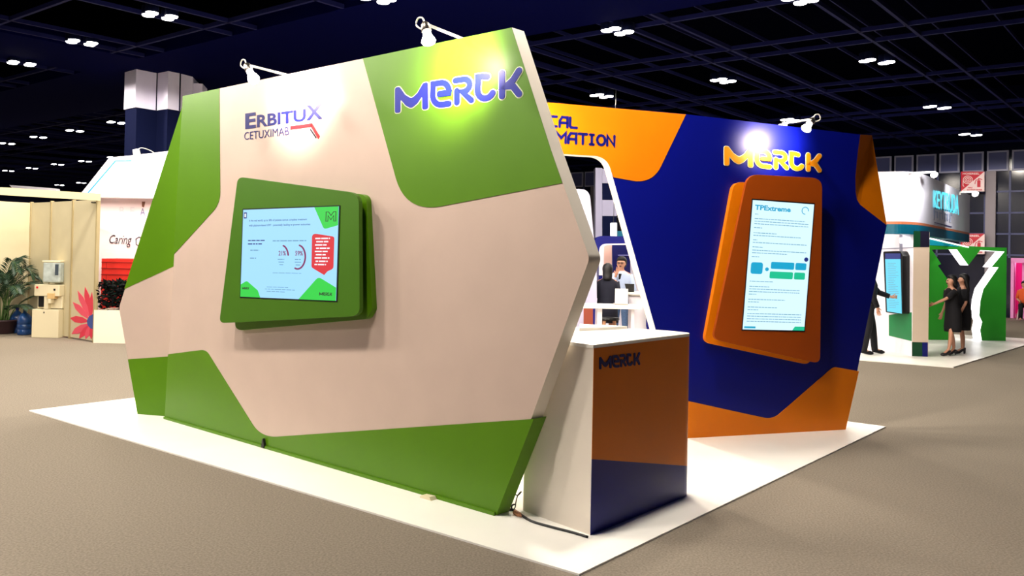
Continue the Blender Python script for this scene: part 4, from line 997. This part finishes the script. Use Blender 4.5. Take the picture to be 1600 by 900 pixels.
# round pod with black laptop
pod = thing('round_pod_counter', 'white round pod counter beside the man in the pale shirt', 'counter', ground(998, 15.6, 0)); pc = ground(998, 15.6, 0); zp = frontal(15.6).px(990, 456.5)[1]
b = bmesh.new(); lathe(b, pc, [(.2, 0), (.22, .04), (.2, .3), (.14, .55), (.14, .75), (.19, zp - .05)], 28); obj('pedestal', b, KW, pod, smooth=True)
b = bmesh.new(); lathe(b, pc + Vector((0, 0, zp - .05)), [(.24, 0), (.26, .02), (.26, .05), (.24, .055)], 28); obj('top', b, PLATF, pod)
b = bmesh.new(); f2 = frontal(15.5); x0, x1 = f2.px(976, 450)[0], f2.px(991, 450)[0]; z2 = f2.px(980, 443.5)[1]
lb_ = thing('laptop', 'black laptop on the white round pod counter', 'laptop', Vector((pc.x - .15, 15.5, zp + .006)))
slab(b, f2, [(x0 + .04, zp + .005), (x1, zp + .005), (x1, z2), (x0, z2)], -.015, 0); obj('lid', b, BLACK, lb_)
b = bmesh.new(); plan(b, [(f2.o.x + x0 + .04, 15.5), (f2.o.x + x1, 15.5), (f2.o.x + x1, 15.66), (f2.o.x + x0 + .04, 15.66)], zp + .005, zp + .02); obj('keyboard_base', b, BLACK, lb_)
# the two talking people
mp_ = ground(970.5, 16.6, 0); lg = legset(-.02, .02, .02, -.02)
am = {'R': ((.20, .12, 1.14), (.05, .22, 1.40), (-.25, -.1, 1)), 'L': ((-.23, -.02, 1.14), (-.21, .1, .92), (0, .3, -1))}
t, F, body, hp = person('man with glasses in a pale blue jacket, hand raised to his mouth', mp_, (-.35, -1), 1.74, lg, am)
PALEB = mat('pale_blue_cloth', (190, 206, 236), .85); JEAN = mat('blue_jeans', (84, 110, 150), .9, noise=.2, nscale=50)
trousers(F, t, lg, JEAN)
garment('jacket', F, t, [((0, 0, .82), .18, .14), ((0, .01, 1.1), .175, .14), ((0, .015, 1.3), .2, .15), ((0, .01, 1.42), .185, .105), ((0, .015, 1.48), .075, .07)], PALEB,
        [([(s * .155, .01, 1.41), am[k][0], tuple(Vector(am[k][0]) * .12 + Vector(am[k][1]) * .88)], (.066, .058, .046)) for s, k in ((-1, 'L'), (1, 'R'))])
garment('shirt_front', F, t, [((0, .125, 1.18), .03, .03), ((0, .13, 1.3), .05, .034), ((0, .085, 1.43), .045, .03)], MCL)
hair(t, F, hp)
b = bmesh.new()
for s in (-1, 1): tube(b, [F((hp[0] + s * .034 + .026 * math.cos(k * .785), .122, 1.628 + .02 * math.sin(k * .785))) for k in range(9)], .004, 5)
tube(b, [F((-.09, .03, 1.635)), F((-.06, .12, 1.632)), F((.06, .12, 1.632)), F((.09, .03, 1.635))], .004, 5); obj('glasses', b, BLACK, t)
for l_ in lg: shoe(F, t, l_[1], l_[2], False, MCL)
wp_ = ground(949, 15.2, 0); lg = legset(0, .03, 0, -.02, .03)
am = {'L': ((-.21, .06, 1.14), (-.17, .22, 1.24), (.2, 1, .3)), 'R': ((.21, .04, 1.14), (.12, .2, 1.08), (-.2, 1, .1))}
t, F, body, hp = person('woman in a dark navy coat seen from behind, talking to the man with glasses', wp_, (.15, 1), 1.62, lg, am)
garment('coat', F, t, [((0, 0, .66), .21, .16), ((0, -.01, .9), .2, .16), ((0, .01, 1.14), .175, .14), ((0, .015, 1.3), .2, .15), ((0, .01, 1.42), .185, .11), ((0, .015, 1.48), .08, .07)], mat('dark_navy_cloth', (12, 14, 34), .9),
        [([(s * .155, .01, 1.41), am[k][0], tuple(Vector(am[k][0]) * .15 + Vector(am[k][1]) * .85)], (.066, .058, .05)) for s, k in ((-1, 'L'), (1, 'R'))])
hair(t, F, hp, .12)
for l_ in lg: shoe(F, t, l_[1], l_[2], False, MCL)
# stool with tan legs and poster stand glimpsed below the bar table
ch = thing('bar_stool', 'tan-legged stool below the bar table', 'stool', ground(953, 14.4, 0)); gp = ground(953, 14.4, 0)
b = bmesh.new(); lathe(b, gp + Vector((0, 0, .72)), [(.15, 0), (.17, .02), (.16, .05)], 18); obj('seat', b, BLACK, ch)
TANW = mat('tan_wood', (206, 150, 112), .5, noise=.1, nscale=12)
for sx, sy in ((-1, -1), (1, -1), (1, 1), (-1, 1)):
    b = bmesh.new(); tube(b, [gp + Vector((sx * .15, sy * .12, 0)), gp + Vector((sx * .08, sy * .08, .73))], .02, 8); obj('leg', b, TANW, ch)
rs = thing('roll_up_stand', 'brown and blue display board glimpsed left below the bar table', 'board', ground(926, 14.6, 0)); fb = down_to(14.6, 926)
fslab('brown_half', 14.6, [(912, 482), (926.5, 482), (926.5, fb), (912, fb)], mat('brick_brown_vinyl', (150, 66, 44), .5), rs, .04); fslab('blue_half', 14.6, [(926.6, 482), (931.5, 482), (931.5, fb), (926.6, fb)], BLUE, rs, .04)
# ================================================================ cream shell-scheme stall on the left
CREAM = vinyl('cream_panel', (200, 190, 158)); CREAMF = vinyl('cream_fascia', (206, 194, 152)); ALU = mat('aluminium_profile', (176, 160, 120), .4, .3)
cn = onz(151, 536); SU = Plane(cn, cn + HU); sgn = 1 if (HU).dot(SU.u) > 0 else -1
zf1 = SU.px(151, 303)[1]; zf0 = SU.px(151, 314)[1]
stall = thing('shell_stall', 'cream panelled shell-scheme stall at the left edge', 'stall', cn)
xs = [SU.px(x, 420)[0] for x in (150, 112, 78, 46)]
b = bmesh.new()
for i, (a, c) in enumerate(zip(xs, xs[1:])):
    b = bmesh.new(); lo_, hi_ = min(a, c) + .02, max(a, c) - .02
    slab(b, SU, [(lo_, .03), (hi_, .03), (hi_, zf0 + .02), (lo_, zf0 + .02)], -.02, 0); obj('side_panel', b, CREAM, stall)
for a in xs:
    b = bmesh.new(); slab(b, SU, [(a - .025, 0), (a + .025, 0), (a + .025, zf1 if a == xs[0] else zf0 + .04), (a - .025, zf1 if a == xs[0] else zf0 + .04)], -.04, .02); obj('post', b, ALU, stall)
cb_ = SU.w(xs[3], 0); BV = Plane(cb_, cb_ - HV * 3)
b = bmesh.new(); L_ = 4.0; s2 = 1 if BV.u.dot(-HV) > 0 else -1
slab(b, BV, [(0, .03), (s2 * L_, .03), (s2 * L_, zf0 + .02), (0, zf0 + .02)], -.02, 0); obj('back_panel', b, CREAM, stall)
FV = Plane(cn, cn - HV * 3); s3 = 1 if FV.u.dot(-HV) > 0 else -1
b = bmesh.new(); slab(b, FV, [(0, zf0), (s3 * 4.0, zf0), (s3 * 4.0, zf1), (0, zf1)], -.03, .0); obj('fascia', b, CREAMF, stall)
b = bmesh.new(); e_ = cn - HV * 4.0
plan(b, [(p.x, p.y) for p in (e_, e_ + HU * .05, e_ + HU * .05 + HV * .05, e_ + HV * .05)], 0, zf1); obj('post', b, ALU, stall)
b = bmesh.new(); slab(b, SU, SU.pts([(144, 315.3), (150, 315.3), (150, 317.3), (144, 317.3)]), .003, .02); obj('clip', b, BLACK, stall)
# flower sticker on the last side panel
fl = obj('tmp', bmesh.new(), CREAM); bpy.data.objects.remove(fl)
b = bmesh.new(); c_ = (143.5, 503)
for i, (tx, ty, w_) in enumerate(((133, 448, 8), (121.5, 454, 8), (144, 456, 7), (114, 472, 9), (109.5, 497, 10), (112, 522, 10), (124, 529, 8), (134, 530, 7), (143, 530, 6))):
    d = Vector((tx - c_[0], ty - c_[1])); n = Vector((-d.y, d.x)).normalized() * w_ / 1.6
    p = [Vector(c_) + d * .1, Vector(c_) + d * .45 + n * .8, Vector(c_) + d * .75 + n * .8, Vector(c_) + d, Vector(c_) + d * .75 - n * .8, Vector(c_) + d * .45 - n * .8]
    p = [(min(q.x, 145.5), min(q.y, 530)) for q in p]
    slab(b, SU, SU.pts(p), 0, .003 + .0006 * i, i % 2)
slab(b, SU, SU.pts([(145.5, 491), (140, 494), (136.5, 501), (137.5, 508), (142, 513), (145.5, 514)]), 0, .0095, 2)
obj('flower_sticker', b, [vinyl('flower_crimson', (214, 38, 74)), vinyl('flower_pink', (224, 70, 100)), vinyl('flower_blue', (40, 70, 150))], stall)['label'] = 'crimson half flower with a blue centre'
# water dispenser
DC = onz(50, 527.5); DE = onz(90, 528.5); DP = Plane(DC, DE); dep = .36
wd = thing('water_dispenser', 'cream floor-standing water dispenser in front of the stall panels', 'water dispenser', onz(70, 528))
DCM = mat('dispenser_cream', (210, 200, 168), .35); W_ = (DE - DC).length
def dpx(x, y): return DP.px(x, y)
def dbox(name, x0, y0, x1, y1, m, d0=-.36, d1=0.0, bev=.01):
    a0, z1_ = dpx(x0, y0); a1, z0_ = dpx(x1, y1); b = bmesh.new(); slab(b, DP, [(a0, max(z0_, 0)), (a1, max(z0_, 0)), (a1, z1_), (a0, z1_)], d0, d1); return obj(name, b, m, wd, bevel=bev)
dbox('lower_body', 50, 483, 90.5, 530, DCM); dbox('back_body', 54, 462, 92.5, 483, DCM, -.36, -.1); dbox('upper_body', 54, 444.5, 93, 463, DCM, -.36, .01)
dbox('niche', 56, 463, 68, 480, BLACK, -.1, -.085, 0); dbox('tap_block', 75, 458, 86, 467, mat('tap_tan', (196, 164, 110), .5), -.1, .03, .005); dbox('tap', 77, 467, 81, 474, DCM, -.08, .04, .004)
dbox('drip_divider', 69, 463, 75, 483, DCM, -.1, -.0, .004)
dbox('knob', 57.5, 447.5, 60, 450.5, REDINK, .01, .02, 0); dbox('knob', 84.5, 451, 87, 454, BLACK, .01, .02, 0); dbox('drain_hole', 68, 487, 69.5, 489.5, BLACK, 0, .004, 0)
bo = wd
GLS = mat('grey_bottle_plastic', (176, 186, 182), .12, noise=.25, nscale=7)
dbox('water_tank', 64.5, 409, 91, 442, GLS, -.33, -.05, .03); dbox('tank_lid', 63.5, 407, 92, 410.5, DCM, -.34, -.04, .01)
dbox('tank_window', 84, 413, 89, 430, mat('dark_grey_tint', (70, 80, 90), .2), -.05, -.045, 0)
# blue water bottles
BW = mat('blue_bottle_plastic', (24, 62, 116), .1, noise=.15, nscale=6)
for (x, y, lb) in ((38, 523, 'blue refill water bottle nearer the dispenser, on the floor'), (26, 520, 'blue refill water bottle next to the palm pot, on the floor')):
    p = onz(x, y); t = thing('water_bottle', lb, 'water bottle', p, 'blue refill bottles'); b = bmesh.new()
    lathe(b, p, [(.12, 0), (.135, .02), (.135, .10), (.125, .11), (.135, .12), (.135, .2), (.125, .21), (.135, .22), (.13, .34), (.06, .42), (.032, .44), (.032, .48)], 24); obj('bottle_body', b, BW, t, smooth=True)
    b = bmesh.new(); lathe(b, p + Vector((0, 0, .48)), [(.034, -.015), (.036, .02), (.03, .03)], 14); obj('cap', b, NAVYINK, t)
# potted palm
pp_ = onz(6, 521); palm = thing('potted_palm', 'potted palm with long feathery fronds at the left edge', 'plant', pp_)
b = bmesh.new(); lathe(b, pp_, [(.17, 0), (.19, .02), (.25, .24), (.27, .25), (.27, .28), (.24, .28), (.23, .24)], 26); obj('pot', b, mat('dark_plum_pot', (46, 26, 32), .35), palm, smooth=True)
b = bmesh.new(); rp = random.Random(11); LEAF = mat('palm_leaf', (22, 54, 32), .5, noise=.35, nscale=9)
st = bmesh.new()
fr = [(1.0, .95, .2), (.55, 1.25, -.3), (1.3, .55, .5), (.2, 1.3, .6), (-.5, 1.2, .1), (-1.0, .9, -.3), (.9, .75, -.8), (.3, .95, -1.0), (-.3, .8, -1.1), (1.2, .8, -.2), (-.9, .6, .8), (.5, .7, 1.2), (.75, 1.1, .0), (1.05, .35, -.6), (.1, 1.0, -.5)]
for ax_, hh, ay_ in fr:
    hd_ = Vector((ax_, ay_, 0)); ln = hd_.length; base = pp_ + Vector((rp.uniform(-.06, .06), rp.uniform(-.06, .06), .25))
    c = [base, base + hd_ * .12 + Vector((0, 0, hh * .55)), base + hd_ * .34 + Vector((0, 0, hh * .9)), base + hd_ * .55 + Vector((0, 0, hh * .93)), base + hd_ * .72 + Vector((0, 0, hh * .78))]
    c = smooth_path(c, 6); tube(st, c, [.012 * (1 - .8 * i / len(c)) for i in range(len(c))], 5)
    n = len(c)
    for i in range(6, n - 1):
        tdir = (c[min(i + 1, n - 1)] - c[i - 1]).normalized(); sd_ = tdir.cross(Vector((0, 0, 1))).normalized(); f_ = (i - 6) / (n - 7); l0 = .30 * (1 - .55 * f_) * (.7 + .3 * min(1, (i - 5) / 4))
        for off in (0, .5):
            o_ = c[i] * (1 - off) + c[min(i + 1, n - 1)] * off
            for sg_ in (-1, 1):
                tip = o_ + (sd_ * sg_ * .75 + tdir * .75 + Vector((0, 0, -.12 + rp.uniform(-.08, .08)))) * l0; m_ = o_ * .5 + tip * .5 + Vector((0, 0, .025)); w_ = tdir * .014
                v = [b.verts.new(o_), b.verts.new(m_ + w_), b.verts.new(tip), b.verts.new(m_ - w_)]; b.faces.new(v)
obj('frond_stems', st, mat('palm_stem', (70, 100, 44), .6), palm, smooth=True); fo = obj('fronds', b, LEAF, palm)
sm = fo.modifiers.new('t', 'SOLIDIFY'); sm.thickness = .003
b = bmesh.new(); lathe(b, pp_ + Vector((0, 0, .22)), [(.22, 0), (.22, .02)], 20); obj('soil', b, mat('soil', (40, 28, 22), .95), palm)
# ---------------------------------------------------------------- bright stand behind the green wing
WHT = vinyl('bright_white_board', (246, 242, 246)); PW = mat('white_brick_box', (236, 226, 206), .5)
fb = down_to(16.0, 170)
pl_ = thing('planter_box', 'white planter box filled with dark leafy plants behind the stall', 'planter', ground(172, 16, 0))
f = frontal(16.0); a0, z_ = f.px(147, 484.5); a1 = f.px(232, 484.5)[0]
b = bmesh.new(); plan(b, [(f.o.x + a0, 16), (f.o.x + a1, 16), (f.o.x + a1, 16.7), (f.o.x + a0, 16.7)], 0, z_); obj('box', b, PW, pl_)
b = bmesh.new(); rp = random.Random(5)
x0, x1 = f.o.x + a0 + .03, f.o.x + a1 - .03
for i in range(1500):
    p = Vector((rp.uniform(x0, x1), rp.uniform(16.03, 16.6), z_ + rp.random() ** .8 * .50)); d = Vector((rp.gauss(0, 1), rp.gauss(-.4, 1), rp.gauss(.3, .6))).normalized(); s_ = d.orthogonal().normalized(); L_ = rp.uniform(.06, .14)
    b.faces.new([b.verts.new(p), b.verts.new(p + d * L_ * .5 + s_ * L_ * .2), b.verts.new(p + d * L_), b.verts.new(p + d * L_ * .5 - s_ * L_ * .2)]).material_index = rp.choice((0, 0, 0, 1, 1, 2))
obj('foliage', b, [mat('very_dark_leaf', (4, 8, 10), .7, spec=.1), mat('dark_leaf', (8, 24, 16), .7, spec=.1), mat('reddish_leaf', (22, 10, 16), .7, spec=.1)], pl_)
rb = thing('red_brick_block', 'red brick block standing behind the dark foliage', 'block', ground(180, 17, 0))
f = frontal(17); a0 = f.px(159, 404)[0] + f.o.x; a1 = f.px(232, 404)[0] + f.o.x; z1_ = f.px(159, 404)[1]; al = f.px(150, 406)[0] + f.o.x
RBR = mat('red_brick', (206, 34, 22), .7, noise=.12, nscale=5)
b = bmesh.new(); P4 = [(a0, 17), (a1, 16.9), (a1, 17.6), (al, 17.9)]; plan(b, P4, 0, z1_); obj('brick_core', b, RBR, rb)
b = bmesh.new()
for k in range(5):
    zz_ = z1_ - .06 - k * .12; plan(b, [(a0 - .003, 16.99), (a1 + .003, 16.89), (a1, 17.0), (a0, 17.1)], zz_ - .012, zz_)
    for j in range(7): xx = a0 + .1 + (j + .5 * (k % 2)) * .13; plan(b, [(xx, 16.985), (xx + .008, 16.985), (xx + .008, 17.05), (xx, 17.05)], zz_ - .12, zz_)
obj('mortar', b, mat('dark_red_mortar', (130, 14, 14), .8), rb)
bk_ = thing('graphic_wall', 'pinkish white graphic wall with a script slogan behind the green wing', 'exhibition wall', ground(190, 18, 0)); fb = down_to(18, 190)
fslab('panel', 18, [(152, 308), (262, 312), (262, fb), (152, fb)], vinyl('pinkish_white_wall', (240, 224, 226)), bk_, .08)
f = frontal(17.99); b = bmesh.new(); mk = Map(f, (171, 385), (206, 388), (206, 367), (171, 367)); text_in(b, mk, 'Caring', 0, .05, 1.0, 1, .003, 0, .0, .35); ribbon(b, mk, [(1.35, .2), (1.2, .3), (1.18, .7), (1.32, .85), (1.5, .7)], .06, 1.6, 0, .003)
obj('script_slogan', b, DARKINK, bk_)
b = bmesh.new(); mk = Map(f, (187, 335), (227, 337), (227, 324), (187, 323)); text_in(b, mk, 'B', 0, 0, .18, 1, .003, 0); text_in(b, mk, 'E', .42, 0, .58, 1, .003, 0); text_in(b, mk, 'A', .80, 0, 1.0, .9, .003, 1)
obj('spaced_letters', b, [mat('faint_grey_ink', (214, 206, 212), .5), mat('grey_violet_ink', (120, 116, 160), .5)], bk_)
b = bmesh.new(); slab(b, f, f.pts([(222, 315), (227, 315), (225, 324), (222, 323)]), 0, .01); obj('brown_mark', b, mat('brown_mark', (120, 80, 60), .6), bk_)
tz = thing('trapezoid_header', 'brightly lit white trapezoid header board with a blue line', 'sign board', frontal(17.6).w(*frontal(17.6).px(150, 308)))
fslab('board', 17.6, [(122, 308), (171, 246, 3), (200, 243.5), (280, 234), (280, 311), (122, 308)][:5] , WHT, tz, .18)
fslab('inner_face', 17.58, [(137, 307), (181, 252.5, 3), (282, 243), (282, 310)], mat('icy_white_board', (226, 240, 250), .5), tz, .02)
f = frontal(17.55); b = bmesh.new(); pxline(b, f, [(135.5, 304), (180.5, 251.6), (205, 251)], .022, 0, .01); obj('blue_line', b, vinyl('cyan_blue_ink', (0, 140, 200)), tz)
fslab('support', 17.65, [(262, 300), (272, 300), (272, down_to(17.65, 268)), (262, down_to(17.65, 268))], WHT, tz, .1)
f = frontal(17.0); p0 = f.w(*f.px(214, 238)); sp = thing('clip_spotlight', 'white clip spotlight on the top edge of the trapezoid header', 'spotlight', p0)
b = bmesh.new(); lathe(b, p0 + Vector((0, 0, -.04)), [(.05, -.06), (.07, 0), (.06, .1)], 14, axis=Vector((-.1, -.3, 1))); obj('lamp_head', b, METAL, sp, smooth=True)
b = bmesh.new(); tube(b, smooth_path([p0 + Vector((0, .0, .05)), p0 + Vector((.06, .1, .1)), p0 + Vector((.14, .4, .06)), p0 + Vector((.18, .62, -.06))]), .008, 6); obj('arm', b, METAL, sp)
b = bmesh.new(); lathe(b, p0 + Vector((0, 0, -.16)), [(.05, -.03), (.09, 0), (.06, .06)], 14); obj('bulb', b, BULB, sp, smooth=True)
l = bpy.data.lights.new('clip_spot', 'SPOT'); l.energy = 60; l.spot_size = 2.4; l.spot_blend = 1; l.shadow_soft_size = .06; o = bpy.data.objects.new('clip_spot', l); COL.objects.link(o); o.parent = sp; o.location = (0, -.25, -.3)
o.rotation_euler = Vector((0, 1, -1.0)).to_track_quat('-Z', 'Y').to_euler()
# white long beam and dark panels far behind the stall
bb = frontal(30); b = bmesh.new(); slab(b, bb, bb.pts([(14.5, 289), (86, 294.5), (89, 302.5), (22, 297)]), -.3, 0); 
tag(obj('hanging_beam', b, KW), 'long white beam seen above the cream stall', 'beam')
for x in (25, 80):
    pass
WLP = Plane(hall(64, 0), hall(64, 40)); b = bmesh.new(); slab(b, WLP, [(-15, 0), (60, 0), (60, 7.7), (-15, 7.7)], -.3, 0); tag(obj('wall_left', b, mat('dark_blue_wall', (16, 22, 62), .8)), kind='structure')
